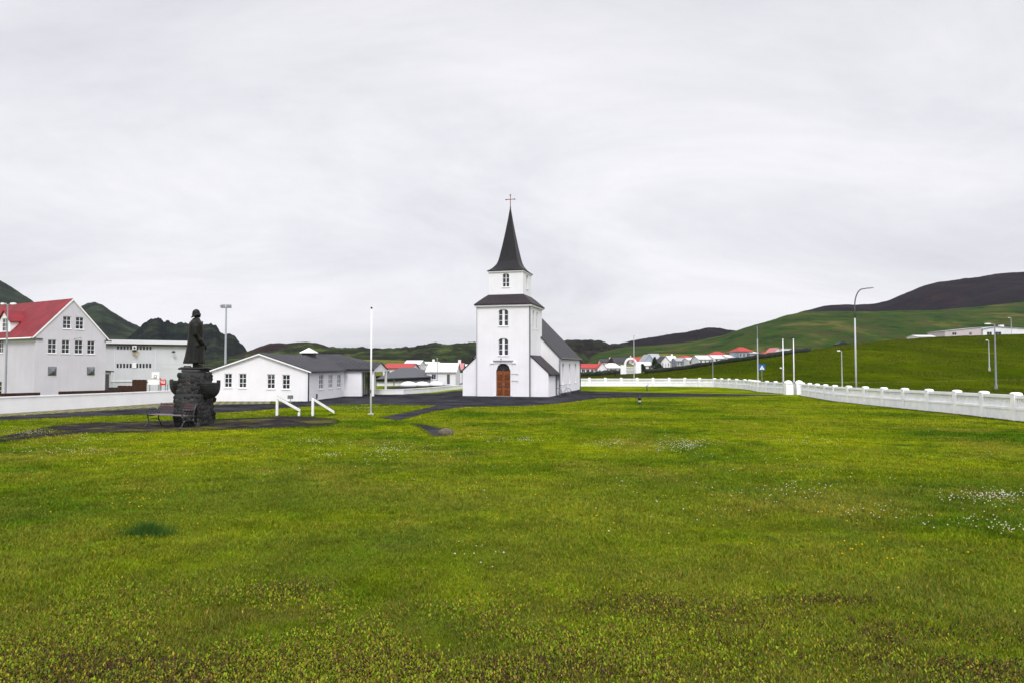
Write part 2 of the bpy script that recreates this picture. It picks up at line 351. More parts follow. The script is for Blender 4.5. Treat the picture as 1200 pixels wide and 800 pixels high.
# ------------------------------------------------------------------ ground, one sheet out to the horizon
ang = np.radians(np.concatenate([np.arange(-180, -50, 4), np.arange(-50, 50, .3), np.arange(50, 181, 4)]))
rad = np.concatenate([[.01], 1.0*1.035**np.arange(0, 262)])
A, R = np.meshgrid(ang, rad); X = R*np.sin(A); Y = R*np.cos(A)
Z = H(X, Y)
V = np.stack([X.ravel(), Y.ravel(), Z.ravel()], 1)
g = npmesh('ground', V, grid_faces(len(rad), len(ang))[:, ::-1], m=lawnm, smooth=True)
att = g.data.attributes.new('outer', 'FLOAT', 'POINT'); att.data.foreach_set('value', mound(V[:, 0], V[:, 1]).astype(np.float32)); tag(g, kind='structure')

def drape(name, pix, m, off=.012, world=False, step=2.5, label=None):
    P0_ = [(p[0], p[1]) if world else tuple(ground(*p).xy) for p in pix]; P = []
    for (ax, ay), (bx_, by_) in zip(P0_, P0_[1:]+P0_[:1]):       # slightly ragged edges
        l_ = math.hypot(bx_-ax, by_-ay); n_ = max(1, min(60, int(l_/.7))); nx_, ny_ = -(by_-ay)/max(l_, .01), (bx_-ax)/max(l_, .01)
        for q_ in range(n_):
            f_ = q_/n_; w_ = 0 if q_ == 0 else .16*float(fbm(ax+(bx_-ax)*f_, (ay+(by_-ay)*f_)*1.3, 3, 4))*min(1, l_/3)*2; P.append((ax+(bx_-ax)*f_+nx_*w_, ay+(by_-ay)*f_+ny_*w_))
    bm = bmesh.new(); vs = [bm.verts.new((x, y, 0)) for x, y in P]
    bm.faces.new(vs); bmesh.ops.triangulate(bm, faces=bm.faces[:])
    ys = [p[1] for p in P]; xs = [p[0] for p in P]
    y = math.ceil(min(ys)/step)*step
    while y < max(ys):
        bmesh.ops.bisect_plane(bm, geom=bm.verts[:]+bm.edges[:]+bm.faces[:], plane_co=(0, y, 0), plane_no=(0, 1, 0)); y += step
    x = math.ceil(min(xs)/step)*step
    while x < max(xs):
        bmesh.ops.bisect_plane(bm, geom=bm.verts[:]+bm.edges[:]+bm.faces[:], plane_co=(x, 0, 0), plane_no=(1, 0, 0)); x += step
    for v in bm.verts: v.co.z = Hs(v.co.x, v.co.y)+off
    me = bpy.data.meshes.new(name); bm.to_mesh(me); bm.free(); me.materials.append(m)
    o = bpy.data.objects.new(name, me); COL.objects.link(o); tag(o, kind='structure'); return o, P
AREAS = []
def area(*a, **k):
    o, P = drape(*a, **k); AREAS.append(np.array(P)); return o
area('road', [(-160, 500), (0, 492.5), (60, 489.5), (150, 486), (253, 483.5), (300, 481), (330, 478), (365, 475.5), (400, 473.6), (434, 473.2), (470, 474), (511, 475), (496, 478.5), (475, 483), (443, 489), (456, 490.8), (470, 492.3), (492, 486), (513, 480.6), (530, 478.3), (546, 476.5), (580, 475.8), (620, 475), (653, 472.6), (684, 468.6), (700, 466.2), (735, 465.1), (830, 464.3), (915, 463.0), (915, 462.4), (830, 463.7), (735, 464.6), (700, 463.8), (680, 462.2), (655, 459.5), (640, 457), (560, 456), (542, 456.7), (511, 460.2), (475, 461.3), (452, 462), (424, 462.5), (405, 463), (363, 469), (320, 472.5), (253, 473.5), (150, 479), (60, 484.5), (0, 488), (-160, 494)], asphalt)
area('path_patch', [(483, 496), (494, 503), (504, 510.3), (514, 511.2), (523, 510.5), (526, 506), (520, 502), (505, 499)], asphalt)
area('gravel_patch', [(-30, 521), (0, 518.5), (50, 512), (100, 507.5), (200, 505.5), (290, 502.5), (340, 500.5), (385, 498.5), (400, 495), (392, 490.5), (365, 488.5), (335, 487.5), (300, 489), (253, 491), (190, 493), (110, 494.8), (80, 497), (50, 501), (62, 504.5), (88, 506.3), (50, 509), (0, 515.5), (-30, 518)], gravel, off=.016)
area('side_street', [(300+150, 455.2), (472, 455), (504, 453), (545, 450.2), (548, 448), (520, 449), (500, 450), (470, 452.2), (448, 453.5)], asphalt)
area('cemetery_path', [(706, 445), (722, 440.8), (733, 436.8), (744, 436.6), (738, 440), (730, 445)], asphalt)
area('hill_path', [(905, 450.6), (1000, 449), (1100, 446.8), (1210, 445), (1300, 443), (1300, 441.5), (1210, 443.8), (1100, 445.8), (1000, 448.2), (905, 450.2)], bumpy_ground('worn_path', (.045, .062, .006), (.10, .115, .02), .6, .01))
# turf pavers between the road and the white wall
tp = bpy.data.materials.new('turf_paver'); tp.use_nodes = True; t = tp.node_tree; b = t.nodes['Principled BSDF']; b.inputs['Roughness'].default_value = .9
geo = t.nodes.new('ShaderNodeNewGeometry'); mpn = t.nodes.new('ShaderNodeMapping'); mpn.inputs['Rotation'].default_value = (0, 0, -.25); t.links.new(geo.outputs['Position'], mpn.inputs[0])
bk = t.nodes.new('ShaderNodeTexBrick'); t.links.new(mpn.outputs[0], bk.inputs['Vector']); bk.inputs['Scale'].default_value = 1; bk.inputs['Mortar Size'].default_value = .11; bk.inputs['Brick Width'].default_value = .50; bk.inputs['Row Height'].default_value = 2.6; bk.offset = .5; bk.inputs['Mortar Smooth'].default_value = .1
bk.inputs['Color1'].default_value = (.19, .17, .03, 1); bk.inputs['Color2'].default_value = (.13, .13, .02, 1); bk.inputs['Mortar'].default_value = (.035, .034, .036, 1)
t.links.new(bk.outputs['Color'], b.inputs['Base Color'])
area('turf_pavers', [(-160, 494.5), (0, 488.4), (60, 484.9), (150, 479.4), (253, 474), (318, 472.8), (318, 469.6), (300, 469), (253, 467.4), (240, 467.5), (200, 471), (100, 477.7), (0, 484.2), (-60, 489)], tp, off=.010)

# ------------------------------------------------------------------ hills and mountains
def hill_mat(name, cols, scale, rock=None, bump=1.5, rockpos=(.80, .90), vert=None):
    m = bpy.data.materials.new(name); m.use_nodes = True; t = m.node_tree; b = t.nodes['Principled BSDF']; b.inputs['Roughness'].default_value = .95; b.inputs['Specular IOR Level'].default_value = .05
    geo = t.nodes.new('ShaderNodeNewGeometry')
    mp = t.nodes.new('ShaderNodeMapping'); mp.inputs['Scale'].default_value = (1, .55, 1.6); t.links.new(geo.outputs['Position'], mp.inputs[0])
    n = t.nodes.new('ShaderNodeTexNoise'); n.inputs['Scale'].default_value = scale; n.inputs['Detail'].default_value = 9; n.inputs['Roughness'].default_value = .66; t.links.new(mp.outputs[0], n.inputs['Vector'])
    r = t.nodes.new('ShaderNodeValToRGB'); t.links.new(n.outputs[0], r.inputs[0]); el = r.color_ramp.elements
    k = len(cols)
    for i in range(k-2): el.new(.5)
    for i, c in enumerate(cols): el[i].position = .38+.24*i/(k-1); el[i].color = (*c, 1)
    src = r.outputs[0]
    if rock:
        n3 = t.nodes.new('ShaderNodeTexNoise'); n3.inputs['Scale'].default_value = scale*2.6; n3.inputs['Detail'].default_value = 9; n3.inputs['Roughness'].default_value = .7; t.links.new(mp.outputs[0], n3.inputs['Vector'])
        r3 = t.nodes.new('ShaderNodeValToRGB'); r3.color_ramp.elements[0].position = .50; r3.color_ramp.elements[1].position = .60; t.links.new(n3.outputs[0], r3.inputs[0])
        mm = t.nodes.new('ShaderNodeMix'); mm.data_type = 'RGBA'; t.links.new(r3.outputs[0], mm.inputs[0]); t.links.new(src, mm.inputs[6]); mm.inputs[7].default_value = (*rock, 1); src = mm.outputs[2]
    t.links.new(src, b.inputs['Base Color'])
    n2 = t.nodes.new('ShaderNodeTexNoise'); n2.inputs['Scale'].default_value = scale*6; n2.inputs['Detail'].default_value = 8; n2.inputs['Roughness'].default_value = .7; t.links.new(geo.outputs['Position'], n2.inputs['Vector'])
    bp = t.nodes.new('ShaderNodeBump'); bp.inputs['Distance'].default_value = bump; bp.inputs['Strength'].default_value = 1; t.links.new(n2.outputs[0], bp.inputs['Height']); t.links.new(bp.outputs[0], b.inputs['Normal'])
    return m
def hill(name, prof, Dr, Df, m, zb=-1.5, rough=.10, jag=.006, seed=1, fs=60, nu=420, nt_=46, powr=1.0, back=1.0):
    px = np.array([p[0] for p in prof], float); py = np.array([p[1] for p in prof], float)
    U = np.linspace((px[0]-600)/F, (px[-1]-600)/F, nu); E = np.interp(U, (px-600)/F, (HOR-py)/F)
    k = np.ones(5)/5; E2 = np.convolve(np.pad(E, 2, mode='edge'), k, 'valid')
    T = np.concatenate([np.linspace(0, 1, nt_), 1+np.linspace(.06, 1, 14)*back])
    rows = []
    zr = CAMZ+E2*Dr
    edge = np.clip(np.minimum(U-U[0], U[-1]-U)/((U[-1]-U[0])*.04), 0, 1)
    for t in T:
        y = Df+(Dr-Df)*t
        s = t**powr*(1.5-.5*t) if t <= 1 else math.cos(min(1, (t-1)/back)*PI/2)**1.0
        if t <= 1: s = min(1.0, math.sin(t*PI/2)**powr)
        x = U*y
        yy = np.full_like(x, y)
        hgt = (zr-zb)
        ns = fbm(x/fs, yy/fs, 6, seed, .55)
        rg = fbm(x/fs*1.0, yy/fs*.35, 5, seed+40, .55)
        z = zb+hgt*s+hgt*(rough*(ns+rg)*2)*(1-max(0, 1-abs(t-1)*6)*.85)*min(1, t*3)+jag*Dr*fbm(U*160, yy*0+seed, 4, seed+7, .6)*.35*min(1, t*1.5)*s
        rows.append(np.stack([x, yy, z], 1))
    o = npmesh(name, np.concatenate(rows), grid_faces(len(T), nu), m=m, smooth=True); tag(o, kind='structure'); return o
mt_far = hill_mat('far_green_slope', [(.012, .017, .015), (.024, .036, .024), (.042, .058, .032)], .03, (.020, .022, .024), 4)
mt_rock = hill_mat('mossy_crag', [(.008, .012, .013), (.016, .024, .020), (.034, .045, .030)], .05, (.013, .014, .016), 5)
mt_mid = hill_mat('lava_moss_hill', [(.010, .012, .010), (.020, .026, .014), (.035, .055, .016), (.075, .095, .026)], .045, (.016, .014, .014), 3)
mt_brown = hill_mat('brown_cinder_hill', [(.018, .011, .012), (.028, .017, .018), (.030, .036, .014)], .05, (.012, .010, .011), 2)
mt_lava = hill_mat('lava_hill', [(.010, .010, .011), (.020, .020, .016), (.040, .050, .020)], .06, (.010, .009, .010), 3)
mt_black = hill_mat('black_cinder_ridge', [(.007, .006, .008), (.013, .011, .013)], .03, None, 2)
mt_volc = hill_mat('volcano_cinder', [(.008, .0065, .010), (.012, .009, .013), (.026, .015, .017)], .02, (.010, .0075, .0105), 8)
mt_green = hill_mat('green_hillside', [(.010, .030, .006), (.018, .050, .008), (.036, .062, .010), (.085, .085, .024)], .05, (.050, .045, .018), 2)
mt_yel = hill_mat('yellow_meadow', [(.045, .055, .012), (.085, .092, .018), (.13, .12, .03)], .05, None, .6)
hill('mountain', [(920, 385), (930, 372), (940, 368), (970, 362), (1000, 360.5), (1030, 358.5), (1042, 355), (1060, 348), (1090, 337), (1120, 332.5), (1150, 329.5), (1180, 326), (1200, 324.5), (1260, 319), (1340, 322), (1450, 345), (1550, 400)], 1700, 900, mt_volc, seed=3, rough=.05, jag=.003, fs=220)
hill('mountain_shoulder', [(1040, 378), (1080, 368), (1120, 357), (1150, 348), (1180, 340), (1200, 336), (1260, 330), (1350, 345), (1450, 380)], 1300, 900, mt_black, seed=5, rough=.03, jag=.003, fs=200)
hill('mountain_foot', [(900, 392), (925, 374), (945, 371), (990, 366), (1040, 366), (1100, 365), (1160, 362), (1220, 357), (1350, 352), (1500, 380)], 1000, 700, mt_black, seed=6, rough=.03, jag=.003, fs=120)
hill('dark_ridge', [(690, 412), (720, 405), (740, 401), (770, 396), (800, 391.5), (815, 388), (830, 385), (845, 385), (852, 387), (862, 388), (880, 393), (900, 400), (940, 410)], 950, 650, mt_black, seed=8, rough=.08, jag=.004, fs=90)
hill('lava_ridge', [(560, 420), (600, 408), (630, 402), (650, 400), (665, 398.5), (690, 398), (705, 399), (714, 403), (725, 402.5), (740, 404), (755, 409), (790, 416), (830, 424)], 620, 380, mt_lava, seed=9, rough=.12, jag=.008, fs=50)
hill('green_hill', [(650, 433), (680, 424), (700, 415), (730, 410), (760, 407.5), (790, 405), (820, 401.5), (850, 396), (865, 390.5), (890, 383), (920, 375), (940, 371.5), (980, 370.5), (1040, 370), (1100, 369), (1150, 366), (1200, 362), (1300, 352), (1450, 350), (1600, 400)], 600, 230, mt_green, seed=11, rough=.05, jag=.002, fs=70, powr=.85)
hill('meadow_slope', [(640, 436), (690, 427), (730, 419), (770, 415), (800, 414.5), (850, 414), (900, 410), (960, 402), (1010, 399), (1060, 398), (1110, 398), (1200, 402)], 330, 215, mt_yel, seed=12, rough=.05, jag=.002, fs=30, powr=.9)
hill('far_hill', [(-300, 338), (-120, 310), (-30, 325), (0, 335), (14, 342), (30, 352), (60, 372), (90, 395), (130, 420)], 1100, 600, mt_far, seed=21, rough=.06, jag=.004, fs=120)
hill('peaked_hill', [(30, 410), (70, 385), (92, 360), (102, 354.5), (110, 353.5), (118, 356), (125, 361), (145, 375), (165, 386), (178, 393), (230, 415), (260, 428)], 1000, 550, mt_far, seed=22, rough=.13, jag=.004, fs=110)
hill('crag', [(120, 420), (145, 398), (158, 389), (167, 382), (174, 379), (181, 378), (188, 380), (192, 384), (196, 382), (204, 386), (213, 384), (222, 385), (232, 387), (240, 385), (247, 383.5), (253, 384.5), (257, 392), (262, 396), (268, 394.5), (275, 398), (281, 404), (287, 409.5), (291, 414), (310, 422), (340, 430)], 800, 480, mt_rock, seed=23, rough=.20, jag=.016, fs=70, nu=560)
hill('cinder_cone', [(255, 424), (275, 416), (292, 411), (305, 406), (315, 403), (327, 402), (335, 403), (345, 401.5), (360, 400.5), (370, 401.5), (380, 404), (392, 409), (410, 416), (440, 426)], 560, 420, mt_brown, seed=24, rough=.07, jag=.004, fs=50)
hill('moss_hill', [(120, 430), (200, 424), (250, 421), (290, 417), (320, 412), (345, 409), (365, 407), (380, 408), (400, 408.5), (430, 407), (455, 407.5), (480, 406), (500, 404), (530, 403), (560, 401), (600, 400), (640, 404), (680, 416), (720, 430)], 480, 270, mt_mid, seed=25, rough=.22, jag=.012, fs=45, nu=560)
hill('low_meadow', [(300, 436), (350, 427), (400, 422), (430, 421), (460, 421.5), (500, 423), (560, 427), (620, 434)], 280, 230, mt_yel, seed=26, rough=.04, jag=.002, fs=30)

# ------------------------------------------------------------------ air
hm = bpy.data.materials.new('haze_air'); hm.use_nodes = True; t = hm.node_tree; t.nodes.clear(); ho = t.nodes.new('ShaderNodeOutputMaterial'); pv = t.nodes.new('ShaderNodeVolumePrincipled'); pv.inputs['Color'].default_value = (.86, .90, 1, 1); pv.inputs['Density'].default_value = 2e-5; t.links.new(pv.outputs[0], ho.inputs['Volume'])
me = bpy.data.meshes.new('haze'); bm = bmesh.new(); bmesh.ops.create_cube(bm, size=1); bm.to_mesh(me); bm.free(); me.materials.append(hm); hz = bpy.data.objects.new('haze', me); COL.objects.link(hz); hz.scale = (19000, 19000, 420); hz.location = (0, 0, 170); tag(hz, kind='stuff')
scene.cycles.volume_bounces = 0; scene.cycles.volume_step_rate = 10; scene.cycles.volume_max_steps = 32
# ------------------------------------------------------------------ building helpers
class Frame:
    def __init__(s, x, y, z, a): s.x, s.y, s.z, s.a = x, y, z, a
    def world(s, lx, ly): c, n = math.cos(s.a), math.sin(s.a); return s.x+lx*c-ly*n, s.y+lx*n+ly*c
    def pix(s, px, py, P0, P1):        # hit the vertical plane through P0->P1 (local): distance along and local height
        a, b = s.world(*P0), s.world(*P1); L_ = math.hypot(b[0]-a[0], b[1]-a[1]); ux, uy = (b[0]-a[0])/L_, (b[1]-a[1])/L_
        dx, dy, dz = ray(px, py); det = dx*(-uy)+dy*ux          # k*(dx,dy) - t*(ux,uy) = a
        k = (a[0]*(-uy)+a[1]*ux)/det; t_ = ((k*dx-a[0])*ux+(k*dy-a[1])*uy)
        return t_, CAMZ+k*dz-s.z
def frame_at(px, py=None, Y=None, a=0):
    p = ground(px, py) if Y is None else foot(px, Y); return Frame(p.x, p.y, p.z, a)
def wall_mesh(mb, P0, P1, z0, top, ops=(), rev=.16):
    """vertical wall from P0 to P1 (outside on the right-hand side), top = [(s,z),...] profile; ops = (s0,s1,za,zb,arch)"""
    P0 = Vector((*P0, 0)); P1 = Vector((*P1, 0)); d = (P1-P0); Ln = d.length; d.normalize(); nrm = Vector((d.y, -d.x, 0))
    if not isinstance(top, (list, tuple)): top = [(0, top), (Ln, top)]
    ts = [p[0] for p in top]; tz = [p[1] for p in top]
    br = {0.0, Ln}; br.update(t for t in ts if 0 < t < Ln)
    for o in ops:
        k = 8 if len(o) > 4 and o[4] else 1
        for i in range(k+1): br.add(o[0]+(o[1]-o[0])*i/k)
    br = sorted(br)
    def arch(o, s):
        if len(o) > 4 and o[4]:
            c = (o[0]+o[1])/2; h = (o[1]-o[0])/2; q = min(1, abs(s-c)/h); return o[3]-o[4]*(1-math.sqrt(max(0, 1-q*q)))
        return o[3]
    P = lambda s, z, dep=0: P0+d*s-nrm*dep+Vector((0, 0, z))
    for a, b in zip(br[:-1], br[1:]):
        if b-a < 1e-6: continue
        m = (a+b)/2; here = sorted([o for o in ops if o[0] < m < o[1]], key=lambda o: o[2])
        za, zb = z0, z0
        for o in here:
            mb.add([P(a, za), P(b, zb), P(b, o[2]), P(a, o[2])], [(0, 1, 2, 3)])
            ta, tb = arch(o, a), arch(o, b)
            mb.add([P(a, ta), P(b, tb), P(b, tb, rev), P(a, ta, rev)], [(0, 1, 2, 3)])          # reveal, head
            mb.add([P(a, o[2]), P(b, o[2]), P(b, o[2], rev), P(a, o[2], rev)], [(0, 3, 2, 1)])  # reveal, sill
            za, zb = ta, tb
        mb.add([P(a, za), P(b, zb), P(b, float(np.interp(b, ts, tz))), P(a, float(np.interp(a, ts, tz)))], [(0, 1, 2, 3)])
    for o in ops:
        for s in (o[0], o[1]): mb.add([P(s, o[2]), P(s, arch(o, s)), P(s, arch(o, s), rev), P(s, o[2], rev)], [(0, 1, 2, 3)])
    return P, d, nrm
def add_window(parent, P0, P1, o, cols=2, rows=3, inset=.07, fw=.05, fmat=None, gmat=None, name='window', sill=True, mull=None, mw=.035):
    P0 = Vector((*P0, 0)); d = (Vector((*P1, 0))-P0).normalized(); nrm = Vector((d.y, -d.x, 0)); mb = MB()
    def bar(s0, s1, za, zb, dep0, dep1):
        q = [P0+d*s-nrm*dd+Vector((0, 0, z)) for s, dd, z in [(s0, dep0, za), (s1, dep0, za), (s1, dep1, za), (s0, dep1, za), (s0, dep0, zb), (s1, dep0, zb), (s1, dep1, zb), (s0, dep1, zb)]]
        mb.add(q, [(0, 3, 2, 1), (4, 5, 6, 7), (0, 1, 5, 4), (1, 2, 6, 5), (2, 3, 7, 6), (3, 0, 4, 7)])
    s0, s1, za, zb = o[:4]; e = .004
    bar(s0+e, s0+fw, za+e, zb-e, inset, inset+.05); bar(s1-fw, s1-e, za+e, zb-e, inset, inset+.05)
    bar(s0+fw, s1-fw, za+e, za+fw, inset+.002, inset+.05); bar(s0+fw, s1-fw, zb-fw, zb-e, inset+.002, inset+.05)
    for i in range(1, cols):
        c = s0+(s1-s0)*i/cols; hw = (mull if mull and cols % 2 == 0 and i == cols//2 else mw)/2
        bar(c-hw, c+hw, za+fw, zb-fw, inset+.004, inset+.045)
    for j in range(1, rows):
        c = za+(zb-za)*j/rows; bar(s0+fw, s1-fw, c-mw/2, c+mw/2, inset+.008, inset+.04)
    fr = mb.build(name, fmat or white2, parent)
    g_ = MB(); q = [P0+d*s-nrm*(inset+.03)+Vector((0, 0, z)) for s, z in ((s0+.01, za+.01), (s1-.01, za+.01), (s1-.01, zb-.01), (s0+.01, zb-.01))]
    g_.slab(q, .012, up=nrm); g_.build('pane', gmat or glass, fr)
    if sill:
        sb = MB(); mb2 = sb; P_ = lambda s, dd, z: P0+d*s-nrm*dd+Vector((0, 0, z))
        q = [P_(s0-.05, -.05, za-.06), (P_(s1+.05, -.05, za-.06)), P_(s1+.05, .0-.003, za-.06), P_(s0-.05, .0-.003, za-.06), P_(s0-.05, -.05, za-.01), P_(s1+.05, -.05, za-.01), P_(s1+.05, -.003, za), P_(s0-.05, -.003, za)]
        sb.add(q, [(0, 3, 2, 1), (4, 5, 6, 7), (0, 1, 5, 4), (1, 2, 6, 5), (2, 3, 7, 6), (3, 0, 4, 7)]); sb.build('sill', fmat or white2, fr)
    return fr
def ridge_roof(mb, x0, x1, y0, y1, ze, zr, axis='y', oh=.3, ov=.25, t=.12):
    """gable roof over a rectangle; axis = direction of the ridge"""
    if axis == 'y':
        c = (x0+x1)/2; sl = (zr-ze)/((x1-x0)/2)
        for sx_, xe in ((-1, x0-oh), (1, x1+oh)):
            q = [(xe, y0-ov, ze-sl*oh), (xe, y1+ov, ze-sl*oh), (c, y1+ov, zr), (c, y0-ov, zr)]
            if sx_ > 0: q = q[::-1]
            mb.slab([(a, b, z+t) for a, b, z in q], t)
    else:
        c = (y0+y1)/2; sl = (zr-ze)/((y1-y0)/2)
        for sy_, ye in ((-1, y0-oh), (1, y1+oh)):
            q = [(x0-ov, ye, ze-sl*oh), (x1+ov, ye, ze-sl*oh), (x1+ov, c, zr), (x0-ov, c, zr)]
            if sy_ > 0: q = q[::-1]
            mb.slab([(a, b, z+t) for a, b, z in q], t)

# ------------------------------------------------------------------ church
cp = ground(589.5, 464.3)
CA = -math.radians(15); CF = Frame(-.80, cp.y+.2, cp.z, CA)
ch = thing('church', 'white church with square tower, black spire with a cross and brown arched door', 'church', (CF.x, CF.y, CF.z), CA)
TW = 2.5; wb = -.6
mb = MB()
doorop = (TW-.68, TW+.68, 0.0, 3.0, .68)
TF = ((-TW, 0), (TW, 0)); opsF = [doorop]
w1 = (TW-.47, TW+.47, 6.38, 7.92, .22); w2 = (TW-.47, TW+.47, 3.72, 5.28, .22)
wall_mesh(mb, *TF, wb, 8.33, [doorop, w2, w1], .22)
TR = ((TW, 0), (TW, 5)); sr1 = (1.2, 1.65, 6.2, 7.85, .1); sr2 = (2.7, 3.15, 6.2, 7.85, .1)
wall_mesh(mb, *TR, wb, 8.33, [sr1, sr2], .2); wall_mesh(mb, (TW, 5), (-TW, 5), wb, 8.33); wall_mesh(mb, (-TW, 5), (-TW, 0), wb, 8.33)
U0, U1 = 1.64, (.88, 4.12)
uf = ((-U0, U1[0]), (U0, U1[0])); uw = (U0-.34, U0+.34, 10.05, 11.32, .2)
wall_mesh(mb, *uf, 8.0, 11.6, [uw], .18)
ur = ((U0, U1[0]), (U0, U1[1])); uw2 = (1.3, 1.95, 10.0, 11.3, .1)
wall_mesh(mb, *ur, 8.0, 11.6, [uw2], .18); wall_mesh(mb, (U0, U1[1]), (-U0, U1[1]), 8.0, 11.6); wall_mesh(mb, (-U0, U1[1]), (-U0, U1[0]), 8.0, 11.6)
mb.build('tower_wall', white, ch)
# cap roof between the stages, flared spire, eaves
def sq(h, z, cy=2.5): return [(-h, cy-h, z), (h, cy-h, z), (h, cy+h, z), (-h, cy+h, z)]
mb = MB().loft([sq(TW+.24, 8.30), sq(TW+.24, 8.40), sq(U0+.35, 9.1), sq(U0+.03, 9.36)]); mb.build('lower_roof', caproof, ch)
mb = MB().loft([sq(TW+.17, 8.16), sq(TW+.20, 8.296)]); mb.build('cornice', white2, ch)
mb = MB().loft([sq(h, 11.6+z) for z, h in ((-.06, 1.76), (0, 1.80), (.06, 1.70), (.17, 1.53), (.30, 1.38), (.45, 1.25), (.7, 1.07), (1.0, .95), (1.4, .85), (2.5, .63), (3.8, .40), (5.1, .19), (6.25, .03))]); mb.build('spire', spirem, ch)
mb = MB().loft([sq(1.72, 11.44), sq(1.745, 11.535)]); mb.build('cornice', white2, ch)
mb = MB(); mb.tube([(0, 2.5, 17.7), (0, 2.5, 19.02)], .035, 8); mb.tube([(-.42, 2.5, 18.62), (.42, 2.5, 18.62)], .033, 8)
mb.blob((0, 2.5, 19.04), .075, 2, 0); mb.blob((-.43, 2.5, 18.62), .07, 2, 0); mb.blob((.43, 2.5, 18.62), .07, 2, 0); mb.blob((0, 2.5, 17.86), .07, 2, 0)
mb.build('cross', copper, ch, True)
for o in (w1, w2):
    add_window(ch, *TF, o, 2, 3, .10, .05, mull=.22, gmat=glass)
add_window(ch, *uf, uw, 2, 3, .08, .05, mull=.07)
add_window(ch, *TR, sr1, 1, 3, .04, .025); add_window(ch, *TR, sr2, 1, 3, .04, .025); add_window(ch, *ur, uw2, 2, 3, .10, .05)
# door: two carved leaves, arched fanlight, surround
for sgn in (-1, 1):
    x0, x1 = (-.66, -.008) if sgn < 0 else (.008, .66)
    lf = MB().box(x0, x1, .12, .18, .02, 2.24).build('door_leaf', wood, ch)
    pb = MB()
    for za, zb in ((.14, .62), (.78, 1.32), (1.48, 2.02)): pb.box(x0+.10, x1-.10, .095, .118, za, zb)
    for za, zb in ((.20, .56), (.86, 1.24), (1.56, 1.94)): pb.box(x0+.19, x1-.19, .070, .094, za, zb)
    pb.build('carved_panel', woodd, lf)
    MB().tube([(x1-.06 if sgn < 0 else x0+.06, .06, 1.0), (x1-.06 if sgn < 0 else x0+.06, .06, 1.22)], .015, 6).build('handle', galv, lf)
MB().box(-.67, .67, .10, .2, 2.245, 2.33).build('door_transom', wood, ch)
mb = MB(); pts = [(.66*math.cos(a), .17, 2.33+.62*math.sin(a)) for a in np.linspace(0, PI, 15)]; mb.slab(pts, .02, up=(0, -1, 0)); fl = mb.build('fanlight', black, ch)
mb = MB(); mb.box(-.012, .012, .13, .148, 2.33, 2.95)
for a in (50, 130): mb.tube([(0, .14, 2.34), (.6*math.cos(math.radians(a)), .14, 2.34+.58*math.sin(math.radians(a)))], .01, 5)
mb.build('glazing_bar', pipe, fl)
mb = MB()
for s in (-1, 1): mb.box(*sorted((s*1.14, s*.90)), -.06, -.003, 0, 2.98)
mb.box(-.93, .93, -.10, -.003, 3.14, 3.22); mb.box(-1.0, 1.0, -.05, -.004, 3.0, 3.14)
for s in (-1, 1): mb.box(*sorted((s*.86, s*1.2)), -.14, -.004, 2.99, 3.07)
mb.build('door_surround', white, ch, bevel=.008)
MB().box(-.95, .95, -.16, -.012, 3.225, 3.265).build('lintel_shadow', pipe, ch)  # dark strip put in for the shadow line along the lintel top
mb = MB(); mb.tube([(-.15, -.02, 3.42), (-.15, -.22, 3.48), (-.15, -.22, 3.38)], .02, 6); mb.blob((-.15, -.22, 3.36), .07, 1, 0); mb.build('door_lamp', galv, ch)
mb = MB()
for z in (1.42, 2.05): MB().tube([(.78, -.07, z), (1.42, -.07, z)], .02, 6).box(1.0, 1.04, -.07, -.001, z-.02, z+.02).build('flag_bracket', pipe, ch)
mb = MB(); mb.box(-.85, .85, -.55, -.01, -.5, .05); mb.build('doorstep', mat('step_concrete', (.22, .22, .22), .9, .2, 3), ch)
# downpipes
def pipe_part(x, y, z0, z1, parent, r=.055, m=pipe): MB().tube([(x, y, z0), (x, y, z1)], r, 8).build('downpipe', m, parent)
pipe_part(TW+.02, -.07, -.3, 8.2, ch); pipe_part(-TW-.02, -.06, -.3, 8.2, ch, .045, galvl)
# stair wings
for s, wd, dp in ((1, 1.68, 3.6), (-1, 1.45, 3.6)):
    xi, xo = s*TW, s*(TW+wd); yf = .10 if s > 0 else .18
    mb = MB(); zt, zo = 3.66, (2.12 if s > 0 else 2.35)
    if s > 0:
        wall_mesh(mb, (xi, yf), (xo, yf), wb, [(0, zt), (wd, zo)]); wall_mesh(mb, (xo, yf), (xo, dp), wb, zo); 
    else:
        wall_mesh(mb, (xo, yf), (xi, yf), wb, [(0, zo), (wd, zt)]); wall_mesh(mb, (xo, dp), (xo, yf), wb, zo)
    mb.build('stair_wing_wall', white, ch)
    sl = (zt-zo)/wd; ex = .16
    q = [(xi, yf-.05, zt), (s*(TW+wd+ex), yf-.05, zo-sl*ex), (s*(TW+wd+ex), dp+.9, zo-sl*ex), (xi, dp+.9, zt)]
    if s > 0: q = q[::-1]; 
    q = [(a, b, c+.11) for a, b, c in q]; mb = MB().slab(q if s < 0 else q, .10); mb.build('stair_wing_roof', caproof, ch)
    MB().tube([(s*(TW+wd+ex+.04), yf-.05, zo-sl*ex), (s*(TW+wd+ex+.04), dp+.85, zo-sl*ex)], .06, 8).build('gutter', black, ch)
pipe_part(TW+1.68+.07, 3.35, -.3, 1.9, ch)
